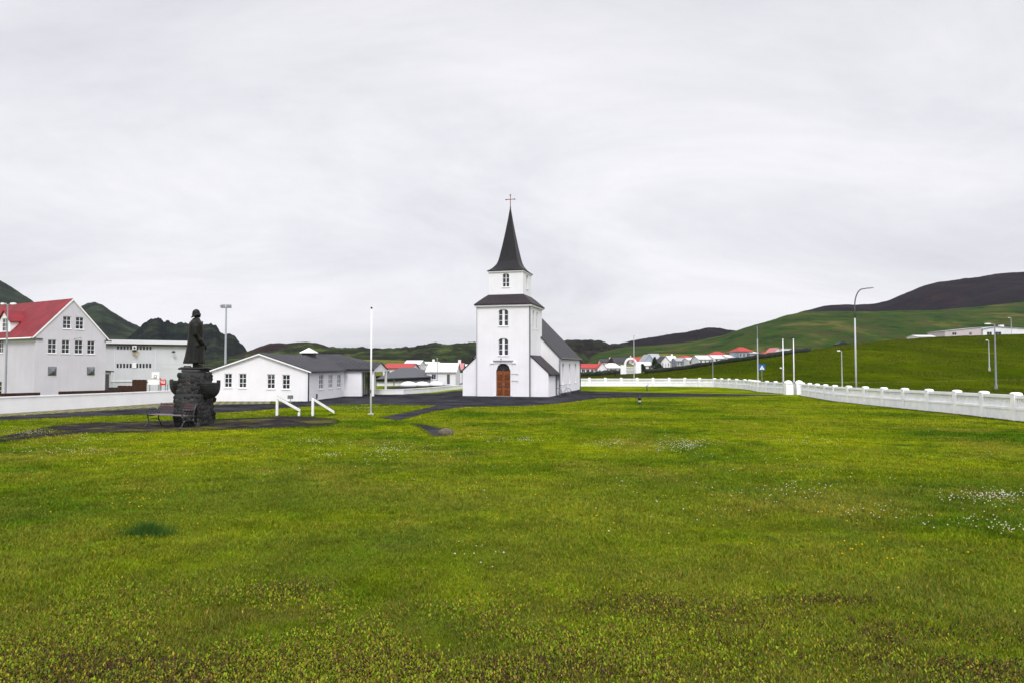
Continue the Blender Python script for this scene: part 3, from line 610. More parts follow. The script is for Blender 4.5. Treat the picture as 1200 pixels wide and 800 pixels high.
# nave
NW = 4.3; n0, n1 = 4.5, 16.6; ne, nr = 3.62, 8.05
mb = MB()
nwin = [(1.6+i*3.6, 2.5+i*3.6, 1.0, 3.05, .25) for i in range(3)]
NR = ((NW, n0), (NW, n1)); wall_mesh(mb, *NR, wb, ne, nwin, .25)
wall_mesh(mb, (-NW, n0), (NW, n0), wb, [(0, ne), (NW, nr), (2*NW, ne)]); wall_mesh(mb, (NW, n1), (-NW, n1), wb, [(0, ne), (NW, nr), (2*NW, ne)]); wall_mesh(mb, (-NW, n1), (-NW, n0), wb, ne, nwin, .25)
mb.build('nave_wall', white, ch)
mb = MB(); ridge_roof(mb, -NW, NW, n0, n1, ne, nr, 'y', .18, .10, .12); mb.build('nave_roof', slate, ch)
for o in nwin: add_window(ch, *NR, o, 2, 4, .12, .05)
mb = MB(); mb.tube([(NW+.24, n0, ne-.12), (NW+.24, n1, ne-.12)], .07, 8); mb.build('gutter', pipe, ch)
pipe_part(NW+.08, n0-.06, -.3, ne-.1, ch, .07, galv); pipe_part(NW+.08, n1-.05, -.3, ne-.1, ch)
MB().box(NW-.02, NW+.05, n0, n1, -.6, .16).build('plinth', black, ch)
MB().box(-NW-.05, -NW+.02, n0, n1, -.6, .16).build('plinth', black, ch)
# lower chancel at the back
mb = MB(); wall_mesh(mb, (2.6, n1), (2.6, n1+4), wb, 3.2); wall_mesh(mb, (-2.6, n1+4), (-2.6, n1), wb, 3.2); wall_mesh(mb, (2.6, n1+4), (-2.6, n1+4), wb, [(0, 3.2), (2.6, 5.6), (5.2, 3.2)]); mb.build('chancel_wall', white, ch)
mb = MB(); ridge_roof(mb, -2.6, 2.6, n1+.12, n1+4, 3.2, 5.6, 'y', .15, .1, .1); mb.build('chancel_roof', slate, ch)
# bicycle leaning on the right wing
def bicycle(loc, rz, lean):
    t_ = thing('bicycle', 'bicycle parked against the right-hand side wing of the church', 'bicycle', loc, rz); t_.rotation_euler = (lean, 0, rz)
    for x in (-.52, .52):
        wh = MB(); pts = [(x+.33*math.cos(a), 0, .34+.33*math.sin(a)) for a in np.linspace(0, 2*PI, 25)]; wh.tube(pts, .02, 6, cap=False); wo = wh.build('wheel', black, t_)
        sp = MB()
        for a in np.linspace(0, PI, 9)[:-1]: sp.tube([(x+.33*math.cos(a), 0, .34+.33*math.sin(a)), (x-.33*math.cos(a), 0, .34-.33*math.sin(a))], .003, 3)
        sp.build('spokes', galvl, wo)
    f_ = MB(); P = {'r': (-.52, 0, .34), 'b': (-.08, 0, .30), 's': (-.22, 0, .80), 'h': (.36, 0, .80), 'f': (.52, 0, .34), 'hb': (.40, 0, .62)}
    for a, b in (('r', 'b'), ('r', 's'), ('b', 's'), ('s', 'h'), ('b', 'hb'), ('hb', 'f'), ('h', 'hb')): f_.tube([P[a], P[b]], .017, 6)
    f_.build('frame', galv, t_)
    MB().tube([(-.24, 0, .79), (-.26, 0, .92)], .015, 6).build('seat_post', galv, t_); MB().box(-.38, -.14, -.06, .06, .92, .97).build('saddle', black, t_, bevel=.02)
    MB().tube([(.36, 0, .8), (.34, 0, 1.0), (.34, .27, 1.02), (.26, .29, 1.0)], .013, 6).tube([(.34, 0, 1.0), (.34, -.27, 1.02), (.26, -.29, 1.0)], .013, 6).build('handlebar', black, t_)
    MB().tube([(-.08, -.09, .30), (-.02, -.09, .16)], .012, 5).box(-.06, .02, -.14, -.06, .14, .16).build('pedal', black, t_); MB().tube([(-.08, .09, .30), (-.14, .09, .44)], .012, 5).box(-.18, -.10, .06, .14, .44, .46).build('pedal', black, t_)
bx, by = CF.world(TW+1.68+.62, 3.9); bicycle((bx, by, Hs(bx, by)+.02), CA+math.radians(35), math.radians(-6))

# ------------------------------------------------------------------ parish hall (white gable, dark roof)
PF0 = foot(361.5, 51.5); zb0 = PF0.z
ph = thing('parish_hall', 'low white hall with dark metal roof, white roof lantern and pillared entrance porch', 'building', (0, 0, 0), 0)
PF = Frame(0, 0, 0, 0)
xr = PF0.x; xl = xr-7.35; yf, yb = 51.5, 67.6; ze = 1.40; zr = 2.66
mb = MB(); GF = ((xl, yf), (xr, yf)); wins = []
for a, b, c, d_ in ((263, 271.8, 437.3, 453.6), (280, 288.8, 437.3, 454), (313, 322.2, 438, 455), (330.8, 339.8, 438.6, 455.5)):
    s0, zt = PF.pix(a, c, *GF); s1, zl = PF.pix(b, d_, *GF); wins.append((s0, s1, zl, zt))
wall_mesh(mb, *GF, -2.2, [(0, ze), ((xr-xl)/2, zr), (xr-xl, ze)], wins, .12)
GS = ((xr, yf), (xr, 62.6)); sw = []
for a, b, c, d_ in ((374, 379.3, 438.2, 455.2), (385, 390, 438.2, 454.2), (395.2, 399.8, 438.2, 453.4)):
    s0, zt = PF.pix(a, c, *GS); s1, zl = PF.pix(b, d_, *GS); sw.append((s0, s1, zl, zt))
wall_mesh(mb, *GS, -2.2, ze, sw, .12)
wall_mesh(mb, (xl, yb), (xl, yf), -2.2, ze); wall_mesh(mb, (xr, yb), (xl, yb), -2.2, [(0, ze), ((xr-xl)/2, zr), (xr-xl, ze)])
mb.build('wall', white, ph)
for o, gm_ in zip(wins, (glass, glassd, glassd, glass)): add_window(ph, *GF, o, 2, 3, .05, .05, gmat=gm_)
for o in sw: add_window(ph, *GS, o, 2, 3, .05, .06, gmat=glassl)
mb = MB(); ridge_roof(mb, xl, xr, yf, yb, ze, zr, 'y', .28, .15, .07); mb.build('roof', darkroof, ph)
mb = MB()
sl = (zr-ze)/((xr-xl)/2); c_ = (xl+xr)/2
for s in (-1, 1):
    q = [(c_, yf-.19, zr+.0), (c_+s*((xr-xl)/2+.27), yf-.19, ze-sl*.3+.01), (c_+s*((xr-xl)/2+.27), yf-.19, ze-sl*.3-.09), (c_, yf-.19, zr-.10)]
    mb.slab(q, .035, up=(0, -1, 0))
mb.build('bargeboard', white2, ph)
MB().tube([(xr+.33, yf-.1, ze-.10), (xr+.33, 62.2, ze-.10)], .05, 8).build('gutter', black, ph)
pipe_part(xr+.06, yf-.07, -1.3, ze-.05, ph, .05, black)
# lantern
lx, ly = c_, 64.0; lz = zr
MB().box(lx-.5, lx+.5, ly-.5, ly+.5, lz-.25, lz+.28).build('lantern_base', black, ph)
MB().loft([[(lx-.68, ly-.68, lz+.28), (lx+.68, ly-.68, lz+.28), (lx+.68, ly+.68, lz+.28), (lx-.68, ly+.68, lz+.28)], [(lx-.68, ly-.68, lz+.33), (lx+.68, ly-.68, lz+.33), (lx+.68, ly+.68, lz+.33), (lx-.68, ly+.68, lz+.33)], [(lx-.04, ly-.04, lz+.75), (lx+.04, ly-.04, lz+.75), (lx+.04, ly+.04, lz+.75), (lx-.04, ly+.04, lz+.75)]]).build('lantern_cap', white2, ph)
# entrance wing
wx1 = (424-600)/F*62.6; cx1 = (437.8-600)/F*62.6; wy0, wy1 = 62.6, 69.2; wze, wzr = 1.42, 2.05
mb = MB(); wall_mesh(mb, (xr, wy0), (wx1, wy0), -2.2, wze); wall_mesh(mb, (wx1, wy0), (wx1, wy0+.4), -2.2, wze); wall_mesh(mb, (wx1, wy0+3.7), (wx1, wy1), -2.2, wze); wall_mesh(mb, (wx1, wy1), (xr-1, wy1), -2.2, wze); wall_mesh(mb, (wx1, wy0+.4), (wx1, wy0+3.7), 1.2, wze)
mb.build('entrance_wall', white, ph)
mb = MB(); ridge_roof(mb, xr-2.6, cx1, wy0, wy1, wze, wzr, 'x', .22, .10, .06)
for i in range(14):
    xx = xr-1.4+i*.42
    if xx > cx1: break
    for s in (-1, 1):
        y_ = (wy0-.2 if s < 0 else wy1+.2); mb.tube([(xx, y_, wze-.04+.07), (xx, (wy0+wy1)/2, wzr+.08)], .025, 4)
mb.build('entrance_roof', darkroof, ph)
MB().box(xr, cx1+.08, wy0-.235, wy0-.205, wze-.14, wze+.05).build('eaves_fascia', black, ph)
mb = MB(); ym = (wy0+wy1)/2
mb.slab([(cx1+.02, wy0, wze-.22), (cx1+.02, wy1, wze-.22), (cx1+.02, wy1, wze), (cx1+.02, ym, wzr), (cx1+.02, wy0, wze)], .12, up=(1, 0, 0)); mb.box(wx1+.01, cx1-.11, wy0, wy0+.12, wze-.22, wze-.01); mb.box(wx1+.01, cx1-.11, wy1-.12, wy1, wze-.22, wze-.01)
mb.build('porch_gable', white2, ph)
MB().box(wx1+.02, cx1-.12, wy0+.14, wy1-.14, wze-.10, wze-.03).build('porch_ceiling', mat('soffit', (.35, .35, .36), .8), ph)
for yy in (wy0+.12, wy1-.12): MB().box(cx1-.16, cx1+.04, yy-.1, yy+.1, -1.5, wze-.225).build('porch_column', white2, ph)
o = (.42, 3.68, -1.12, 1.18); add_window(ph, (wx1, wy0), (wx1, wy1), o, 4, 2, .05, .07, name='entrance_door', gmat=glass, fmat=pipe, sill=False)
# rear wing
mb = MB(); mb.box(xr-5.2, xr-.6, 70, 78, -2, 1.9); mb.build('rear_wall', white, ph)
mb = MB(); a0, a1, b0, b1 = xr-6, xr+.2, 69.8, 78.2
mb.loft([[(a0, b0, 1.9), (a1, b0, 1.9), (a1, b1, 1.9), (a0, b1, 1.9)], [(a0, b0, 2.0), (a1, b0, 2.0), (a1, b1, 2.0), (a0, b1, 2.0)], [(a0+.3, 73.9, 3.02), (a1-3.6, 73.9, 3.02), (a1-3.6, 74.1, 3.02), (a0+.3, 74.1, 3.02)]]); mb.build('rear_roof', darkroof, ph)

# ------------------------------------------------------------------ red-roofed house at the left
D0 = 62; ga = math.radians(59)      # local x (gable wall) runs along (cos59, sin59)
rp = foot(41.6, D0); RF = Frame(rp.x, rp.y, rp.z, ga)
rh = thing('red_roofed_house', 'large pale grey house with bright red roof, gable windows and a dormer', 'house', (rp.x, rp.y, rp.z), ga)
GW = 6.25; re = CAMZ+(429-392.2)/F*D0-rp.z; rr = CAMZ+(429-350.8)/F*(D0+2.7)-rp.z; SL_ = 26
G = ((0, 0), (GW, 0)); S = ((0, SL_), (0, 0))
def cr1(x, y): return x/4.447, 320+y/4.447
gw = []
for a, b, c, d_ in ((250, 294, 345, 417), (322, 363, 347, 418), (390, 431, 349, 420), (455, 494, 352, 421), (328, 370, 224, 291), (395, 436, 228, 294)):
    p = cr1(a, c); q = cr1(b, d_); s0, zt = RF.pix(*p, *G); s1, zl = RF.pix(*q, *G); gw.append((s0, s1, zl, zt))
mb = MB(); lower = gw[:4]; upper = gw[4:]
wall_mesh(mb, *G, -1.5, [(0, re), (GW/2, rr), (GW, re)], gw, .12)
s0, zt = RF.pix(-14, 397, *S); s1, zl = RF.pix(3.6, 413.3, *S); sw1 = (s1-.95, s1, zl, zt)
s0b, ztb = RF.pix(-12, 446, *S); s1b, zlb = RF.pix(1.6, 463, *S); sw2 = (s1b-1.2, s1b, zlb, ztb)
sws = [sw1, sw2]+[(sw1[0]-k*3.2, sw1[1]-k*3.2, sw1[2], sw1[3]) for k in (1, 2, 3)]
wall_mesh(mb, *S, -1.5, re, sws, .12); wall_mesh(mb, (GW, 0), (GW, SL_), -1.5, re); wall_mesh(mb, (GW, SL_), (0, SL_), -1.5, [(0, re), (GW/2, rr), (GW, re)])
mb.build('wall', lilac, rh)
for o in gw: add_window(rh, *G, o, 2, 3, .05, .05)
for o in sws: add_window(rh, *S, o, 2, 3, .05, .05)
mb = MB(); ridge_roof(mb, 0, GW, 0, SL_, re, rr, 'y', .30, .05, .10); mb.build('roof', mat('red_roof_metal_side', (.20, .009, .016), .6, .3, 1.0, wave=('Y', 5, .02)), rh)
mb = MB(); sl = (rr-re)/(GW/2)
for s in (-1, 1):
    q = [(GW/2, -.085, rr+.09), (GW/2+s*(GW/2+.3), -.085, re-sl*.3+.09), (GW/2+s*(GW/2+.3), -.085, re-sl*.3-.08), (GW/2, -.085, rr-.10)]
    mb.slab(q, .03, up=(0, -1, 0))
mb.build('bargeboard', white2, rh)
MB().tube([(-.33, -.05, re-.30), (-.33, SL_, re-.30)], .07, 8).build('gutter', white2, rh)
for s in (0, GW): MB().box(s-.42 if s == 0 else s-.15, s+.55 if s == 0 else s+.5, -.11, -.003, re-.42, re-.30).build('eaves_return', pipe, rh)
for a, b, c, d_ in ((250, 294, 485, 532), (453, 493, 487, 530)):
    p = cr1(a, c); q = cr1(b, d_); s0, zt = RF.pix(*p, *G); s1, zl = RF.pix(*q, *G); zm = (zl+zt)/2; sm = (s0+s1)/2
    mb = MB(); mb.add([(s0, -.003, zl), (s1, -.003, zl), (s1, -.003, zt), (s0, -.003, zt), (sm, -.30, zm)], [(0, 1, 4), (1, 2, 4), (2, 3, 4), (3, 0, 4), (3, 2, 1, 0)]); mb.build('vent_hood', mat('vent_zinc', (.15, .16, .18), .5, .2, 3, metal=.3), rh)
s0, z0_ = RF.pix(*cr1(392, 340), *G); mb = MB(); mb.tube([(s0-.1, 0, z0_-.05), (s0-.1, -.25, z0_), (s0+.2, -.4, z0_+.06)], .03, 6); mb.blob((s0+.25, -.42, z0_+.05), .08, 1, 0, (1.6, 1, .6)); mb.build('wall_lamp', galv, rh)
# dormer on the road side slope
sD, zD = RF.pix(8.6, 372, *S); yD = SL_-sD+0.0
dx0 = .30; dw = 2.3; dz0 = re+.15; dze = re+1.50; dzr = re+2.45
mb = MB(); y1d = yD+.1; y2d = y1d+dw
wall_mesh(mb, (dx0, y2d), (dx0, y1d), dz0, [(0, dze), (dw/2, dzr), (dw, dze)], [(.6, 1.7, dz0+.35, dze+.25)], .1)
sl = (rr-re)/(GW/2); xb_ = lambda z: (z-re)/sl
for yy in (y1d, y2d): mb.add([(dx0, yy, dz0), (xb_(dze)+.05, yy, dze), (dx0, yy, dze)], [(0, 1, 2)])
mb.build('dormer_wall', white2, rh)
add_window(rh, (dx0, y2d), (dx0, y1d), (.6, 1.7, dz0+.35, dze+.25), 2, 3, .04, .05, name='dormer_window')
mb = MB(); ym = (y1d+y2d)/2; sd_ = (dzr-dze)/(dw/2)
for s in (-1, 1):
    ye = ym+s*(dw/2+.18); zz_ = dze-sd_*.18
    q = [(dx0-.15, ye, zz_+.08), (dx0-.15, ym, dzr+.08), (xb_(dzr)+.15, ym, dzr+.08), (xb_(zz_)+.1, ye, zz_+.08)]
    mb.slab(q if s < 0 else q[::-1], .07)
mb.build('dormer_roof', redroof, rh)
mb = MB(); mb.box(GW+.0, GW+1.1, 1.0, 3.4, -1, 2.2); mb.build('side_porch', lilac, rh); mb = MB().slab([(GW-.05, .8, 2.36), (GW+1.3, .8, 2.25), (GW+1.3, 3.6, 2.25), (GW-.05, 3.6, 2.36)], .10); mb.build('porch_roof', black, rh)
MB().box(GW+.2, GW+.9, .97, .998, .1, 1.95).build('porch_door', pipe, rh)

# ------------------------------------------------------------------ grey sports hall
ga2 = math.radians(30); gp = foot(121, 73); GFm = Frame(gp.x, gp.y, gp.z, ga2)
gy = thing('sports_hall', 'long flat-roofed grey hall with two strips of small windows and a light roof band', 'building', (gp.x, gp.y, gp.z), ga2)
GL_ = GFm.pix(228, 410, (0, 0), (26, 0))[0]; K = ((0, 0), (GL_, 0))
def cr3(x, y): return 120+x/10.667, 395+y/10.667
tp_ = GFm.pix(170, 398.6, *K)[1]; bt = GFm.pix(170, 403.2, *K)[1]
mb = MB(); ops = []; 
def kp(x, y): return GFm.pix(*cr3(x, y), *K)
for i in range(11):
    a = 180+i*40.6; s0 = kp(a, 110)[0]; s1 = kp(a+31, 110)[0]; ops.append((s0, s1, kp(400, 158)[1], kp(400, 110)[1])); ops.append((s0, s1, kp(400, 385)[1], kp(400, 327)[1]))
vent1 = [o for o in ops if False]
wall_mesh(mb, *K, -1, bt, ops, .15); wall_mesh(mb, (GL_, 0), (GL_, 14), -1, bt); wall_mesh(mb, (GL_, 14), (0, 14), -1, bt); wall_mesh(mb, (0, 14), (0, 0), -1, bt)
mb.build('wall', gymgrey, gy)
for i, o in enumerate(ops):
    if i in (11,): continue
    add_window(gy, *K, o, 1, 1, .03, .025, sill=False, fmat=gymlight)
MB().box(-.5, GL_+.3, -.45, 14.4, bt, tp_).build('roof_band', gymlight, gy)
MB().box(-.4, GL_+.2, -.35, 14.3, bt-.14, bt-.004).build('dark_strip', black, gy)  # black strip just below the roof band
mb = MB(); s_, z_ = kp(170, 548); mb.box(.6, kp(375, 548)[0], -.08, -.003, z_-.06, z_+.06)
for xx in (150, 660): s_ = kp(xx, 300)[0]; mb.box(s_-.05, s_+.05, -.05, -.003, 0, bt-.15)
for yy in (160, 325, 385): z_ = kp(700, yy)[1]; mb.box(kp(665, 160)[0], GL_, -.02, -.003, z_-.02, z_+.02)
mb.build('wall_trim', gymlight, gy)
s_, z_ = kp(400, 130); mb = MB().box(s_-.2, s_+.2, -.3, -.003, z_-.22, z_+.22); o_ = mb.build('ventilator', white2, gy); MB().tube([(s_, -.31, z_), (s_, -.36, z_)], .11, 12).build('fan_grille', black, o_)
s_, z_ = kp(398, 350); MB().box(s_-.2, s_+.2, -.06, -.003, z_-.28, z_+.28).build('vent_panel', white2, gy)
for xx, yy in ((395, 172), (885, 182)):
    s_, z_ = kp(xx, yy); mb = MB(); mb.tube([(s_, 0, z_), (s_, -.5, z_+.08)], .04, 6); mb.blob((s_, -.55, z_), .2, 1, 0, (1.2, 1, .6)); mb.build('floodlight', black, gy)
# rust stain is a real discolouration of the wall: thin irregular sheet
s_, z_ = kp(415, 205); q = []
for i in range(14): a = 2*PI*i/14; q.append((s_+.38*math.cos(a)*random.uniform(.8, 1.1), -.006, z_+.42*math.sin(a)*random.uniform(.8, 1.1)))
MB().slab(q[::-1], .003, up=(0, -1, 0)).build('rust_stain', mat('rust', (.42, .33, .22), .9, .3, 3, col2=(.50, .49, .47), sep=(.42, .6)), gy)

# ------------------------------------------------------------------ white garden wall at the left + things behind it
wa = ground(0, 484.4); wb_ = ground(200, 471)
dirw = (wb_-wa).normalized()
def wall_run(name, label, pts, h, th, m, cap=None, ext=.5, base=-.4):
    t_ = thing(name, label, 'wall', (0, 0, 0)); mb = MB(); cb = MB(); P = []
    for a, b in zip(pts[:-1], pts[1:]):
        n_ = max(1, int((Vector(b)-Vector(a)).length/3))
        for i in range(n_): P.append(Vector(a).lerp(Vector(b), i/n_))
    P.append(Vector(pts[-1])); ring = []; rc = []
    for i, p in enumerate(P):
        d = (P[min(i+1, len(P)-1)]-P[max(i-1, 0)]).normalized(); n = Vector((d.y, -d.x)); z = Hs(p.x, p.y); hh = h(p) if callable(h) else h
        a = p+n*th/2; b = p-n*th/2; ring.append([(a.x, a.y, z+base), (b.x, b.y, z+base), (b.x, b.y, z+hh), (a.x, a.y, z+hh)])
        a = p+n*(th/2+.03); b = p-n*(th/2+.03); rc.append([(a.x, a.y, z+hh+.002), (b.x, b.y, z+hh+.002), (b.x, b.y, z+hh+.07), (a.x, a.y, z+hh+.07)])
    mb.loft(ring).build('wall_body', m, t_)
    if cap: cb.loft(rc).build('coping', cap, t_)
    return t_
A0 = wa-dirw*16; B0 = wb_+dirw*3.5
wall_run('garden_wall', 'long smooth white garden wall in front of the red-roofed house', [A0.xy, B0.xy], .80, .22, wallwhite, wallwhite)
off = Vector((-dirw.y, dirw.x, 0))
def behind(p, k): return (p+off*k)
for (a, b), lab in (((-.35, .27), 'dark board fence low behind the white wall at the left edge'), ((.37, .74), 'dark board fence behind the white wall below the house gable')):
    p = behind(wa.lerp(wb_, a), 1.2); q = behind(wa.lerp(wb_, b), 1.2)
    t_ = thing('board_fence', lab, 'fence', (0, 0, 0), group='dark board fences behind the white wall'); mb = MB(); n = Vector((dirw.y, -dirw.x))*.04
    za = Hs(p.x, p.y)+1.02; zb__ = Hs(q.x, q.y)+1.0
    mb.loft([[(p.x-n.x, p.y-n.y, za-1.3), (p.x+n.x, p.y+n.y, za-1.3), (p.x+n.x, p.y+n.y, za), (p.x-n.x, p.y-n.y, za)], [(q.x-n.x, q.y-n.y, zb__-1.3), (q.x+n.x, q.y+n.y, zb__-1.3), (q.x+n.x, q.y+n.y, zb__), (q.x-n.x, q.y-n.y, zb__)]]).build('boards', brownwall, t_)
    pb = MB()
    for k in np.linspace(0.03, .97, 7): c = p.lerp(q, k); pb.box(c.x-.05-n.x*2, c.x+.05-n.x*2, c.y-.05, c.y+.05, Hs(c.x, c.y)-.2, Hs(c.x, c.y)+.98)
    pb.build('posts', brownwall, t_)
def block_at(name, label, cat, px0, px1, pyt, Y, m, depth=.15, group=None, posts=True, bottom=None):
    a = foot(px0, Y); b = foot(px1, Y); zt = at(px0, pyt, Y).z; z0 = min(a.z, b.z)
    t_ = thing(name, label, cat, (a.x, Y, z0), group=group); w_ = b.x-a.x; n_ = max(2, int(w_/.18)); mb = MB()
    for i in range(n_): mb.box(i*w_/n_+.004, (i+1)*w_/n_-.004, 0, depth*.3, -.1, zt-z0-(.0 if i % 2 else .012))
    mb.build('boards', m, t_); pb = MB(); pb.box(-.03, w_+.03, depth*.3+.003, depth, .3, .4); pb.box(-.03, w_+.03, depth*.3+.003, depth, zt-z0-.3, zt-z0-.2); pb.build('rails', m, t_); return t_
block_at('wooden_screen', 'lower rusty-brown board screen before the grey hall', 'fence', 138.8, 156, 451.2, 62, brownwall)
block_at('wooden_screen', 'taller rusty-brown board screen beside the basketball hoop', 'fence', 155.8, 172.8, 444.2, 61.5, brownwall)
t_ = block_at('waste_bin_enclosure', 'low black enclosure between house corner and brown screen', 'enclosure', 128, 139.5, 453.3, 61, black)
# basketball hoop
p = foot(183, 64); t_ = thing('basketball_hoop', 'basketball hoop with white backboard in front of the grey hall', 'basketball hoop', p); zc = at(183, 439.5, 64).z-p.z
MB().tube([(0, .9, -.2), (0, .9, zc-.3), (0, .1, zc-.1)], .06, 8).build('post', galv, t_)
MB().box(-.36, .36, 0, .04, zc-.32, zc+.32).build('backboard', white2, t_)
mb = MB(); mb.box(-.13, .13, -.012, -.003, zc-.2, zc-.17); mb.box(-.13, .13, -.012, -.003, zc+.0, zc+.03); mb.box(-.13, -.10, -.012, -.003, zc-.17, zc); mb.box(.10, .13, -.012, -.003, zc-.17, zc); mb.build('target_marking', pipe, t_)
pts = [(.2*math.cos(a), -.24+.2*math.sin(a), zc-.25) for a in np.linspace(0, 2*PI, 17)]; MB().tube(pts, .02, 5, cap=False).build('rim', redroof2, t_)
# advertising boards
redsign = mat('sign_red', (.62, .02, .03), .5, .05); mint = mat('sign_mint', (.38, .55, .48), .6, .1, 3)
def sign_board(label, px0, px1, pt, pb, Y, m, mark=None):
    a = at(px0, pb, Y); b = at(px1, pt, Y); g0 = Hs(a.x, Y); t_ = thing('advertising_board', label, 'advertising board', (a.x, Y, g0), group='advertising boards by the basketball court'); w_ = b.x-a.x; h0, h1 = a.z-g0, b.z-g0
    MB().box(.01, w_-.01, 0, .05, h0, h1).build('panel', m, t_)
    for k in (.12, .88): MB().box(w_*k-.03, w_*k+.03, .055, .12, -.15, h1-.02).build('post', galv, t_)
    if mark:
        mb = MB()
        for st in mark: mb.tube([(w_*q[0], -.006, h0+(h1-h0)*q[1]) for q in st], .035, 4, sy=1)
        mb.build('marking', white2, t_)
    return t_
sign_board('white advertising board left of the red sign', 173.2, 187, 444.6, 450.2, 60.5, white2, None)
sign_board('square red sign with white lettering by the basketball hoop', 187.3, 194.2, 444, 450.8, 60.4, redsign, [[(.16, .78), (.27, .3), (.38, .78)], [(.5, .6), (.5, .3)], [(.5, .78), (.54, .84)], [(.84, .7), (.68, .74), (.66, .58), (.82, .48), (.80, .32), (.64, .32)]])
sign_board('white and pale green advertising board right of the red sign', 194.6, 206, 444.6, 450.2, 60.5, mint, None)
# double-headed lamp
def lamp_post(name, label, px_base, Y, py_top, heads, r=.07, m=galv, base=None, group=None, py_base=None, lean=0):
    p = foot(px_base, Y); t_ = thing(name, label, 'street lamp', p, group=group); top = at(px_base, py_top, Y).z-p.z
    MB().tube([(0, 0, -.3), (0, 0, top*.3), (0, 0, top)], [r, r*.9, r*.6], 10).build('pole', m, t_); MB().tube([(0, 0, -.1), (0, 0, .6)], r*1.5, 10).build('base', m, t_)
    for dx in heads:
        s = 1 if dx > 0 else -1
        MB().tube([(0, 0, top-.03), (dx*.5, 0, top+.05), (dx*.7, 0, top+.05)], r*.45, 6).build('arm', m, t_)
        mb = MB(); mb.loft([[(dx*.6, -.12, top+.02), (dx*.6, .12, top+.02), (dx*.6, .12, top+.12), (dx*.6, -.12, top+.12)], [(dx*1.1, -.16, top-.02), (dx*1.1, .16, top-.02), (dx*1.1, .16, top+.14), (dx*1.1, -.16, top+.14)], [(dx*1.4, -.1, top+.02), (dx*1.4, .1, top+.02), (dx*1.4, .1, top+.09), (dx*1.4, -.1, top+.09)]]); mb.build('lamp_head', white2, t_)
    return t_
lamp_post('street_lamp', 'two-headed grey street lamp before the red-roofed house', 8, 52, 357, (-.35, .42), .075)
p = foot(264.5, 110); t_ = thing('floodlight_mast', 'tall grey floodlight mast rising behind the white hall roof', 'floodlight mast', p); top = at(264.5, 360, 110).z-p.z
MB().tube([(0, 0, -.3), (0, 0, top)], [.20, .12], 12).build('mast', mat('mast_steel', (.36, .38, .42), .5, .1, 2), t_); MB().box(-.85, .85, -.06, .06, top-.15, top-.02).box(-.75, .75, -.06, .06, top+.35, top+.43).box(-.05, .05, -.05, .05, top-.02, top+.35).build('crossarm', galvl, t_)
for xx in (-.72, -.3, .3, .72): MB().box(xx-.17, xx+.17, -.25, -.07, top-.02, top+.32).build('floodlight', galv, t_)

# ------------------------------------------------------------------ statue on its stone pedestal
sp_ = ground(228, 499.5); SY = sp_.y; sc = SY/F
st = thing('stone_pedestal', 'rough lava stone pedestal with dark boat bows projecting at both sides', 'pedestal', sp_, math.radians(0))
def sx_(px): return (px-228)*sc
def sz(py): return (499.5-py)*sc
pd = .62
def sxd(px, dy): return (px-600)/F*(SY+dy)-sp_.x
stone = bpy.data.materials.new('lava_stones'); stone.use_nodes = True; t = stone.node_tree; b = t.nodes['Principled BSDF']; b.inputs['Roughness'].default_value = .8
geo = t.nodes.new('ShaderNodeNewGeometry'); r = t.nodes.new('ShaderNodeValToRGB'); t.links.new(geo.outputs['Random Per Island'], r.inputs[0]); el = r.color_ramp.elements
for pos in (.3, .6, .8, .93): el.new(pos)
for e_, c in zip(el, ((.006, .006, .007), (.013, .014, .014), (.020, .023, .019), (.040, .043, .038), (.060, .034, .024), (.13, .11, .085))): e_.color = (*c, 1)
r.color_ramp.interpolation = 'CONSTANT'
n = t.nodes.new('ShaderNodeTexNoise'); n.inputs['Scale'].default_value = 25; n.inputs['Detail'].default_value = 8; r2 = t.nodes.new('ShaderNodeValToRGB'); r2.color_ramp.elements[0].position = .35; r2.color_ramp.elements[0].color = (.35, .35, .35, 1); r2.color_ramp.elements[1].position = .65; r2.color_ramp.elements[1].color = (1.3, 1.3, 1.3, 1)
co = t.nodes.new('ShaderNodeTexCoord'); t.links.new(co.outputs['Object'], n.inputs['Vector']); t.links.new(n.outputs[0], r2.inputs[0]); mm = t.nodes.new('ShaderNodeMix'); mm.data_type = 'RGBA'; mm.blend_type = 'MULTIPLY'; mm.inputs[0].default_value = 1; t.links.new(r.outputs[0], mm.inputs[6]); t.links.new(r2.outputs[0], mm.inputs[7]); t.links.new(mm.outputs[2], b.inputs['Base Color'])
bp = t.nodes.new('ShaderNodeBump'); bp.inputs['Distance'].default_value = .01; t.links.new(n.outputs[0], bp.inputs['Height']); t.links.new(bp.outputs[0], b.inputs['Normal'])
def stone_block(x0, x1, y0, y1, z0, z1, size, name):
    mb = MB(); mb.box(x0+.035, x1-.035, y0+.035, y1-.035, z0, z1)
    def put(x, y, z, nx, ny):
        rr_ = size*random.uniform(.45, 1.05); s1_, s2_ = random.uniform(.8, 1.15), random.uniform(.8, 1.1)
        sqv = (s1_*rr_ if not nx else .32*rr_, s1_*rr_ if not ny else .32*rr_, s2_*rr_)
        mb.blob((x, y, z), 1, 2, .10/1, tuple(sqv))
    step = size*1.25
    z = z0+step*.4
    while z < z1-step*.15:
        for (a, b, fx) in ((x0, x1, 0), (y0, y1, 1)):
            q = a+step*.3*random.random()+.05
            while q < b-.04:
                jz = z+random.uniform(-.25, .25)*step
                if not fx: put(q, y0+.05, jz, 0, 1); put(q, y1-.05, jz, 0, 1)
                else: put(x0+.05, q, jz, 1, 0); put(x1-.05, q, jz, 1, 0)
                q += step*random.uniform(.85, 1.3)
        z += step*.95
    return mb.build(name, stone, st, True)
X0, X1 = sx_(206.5), sxd(250.5, 2*pd)
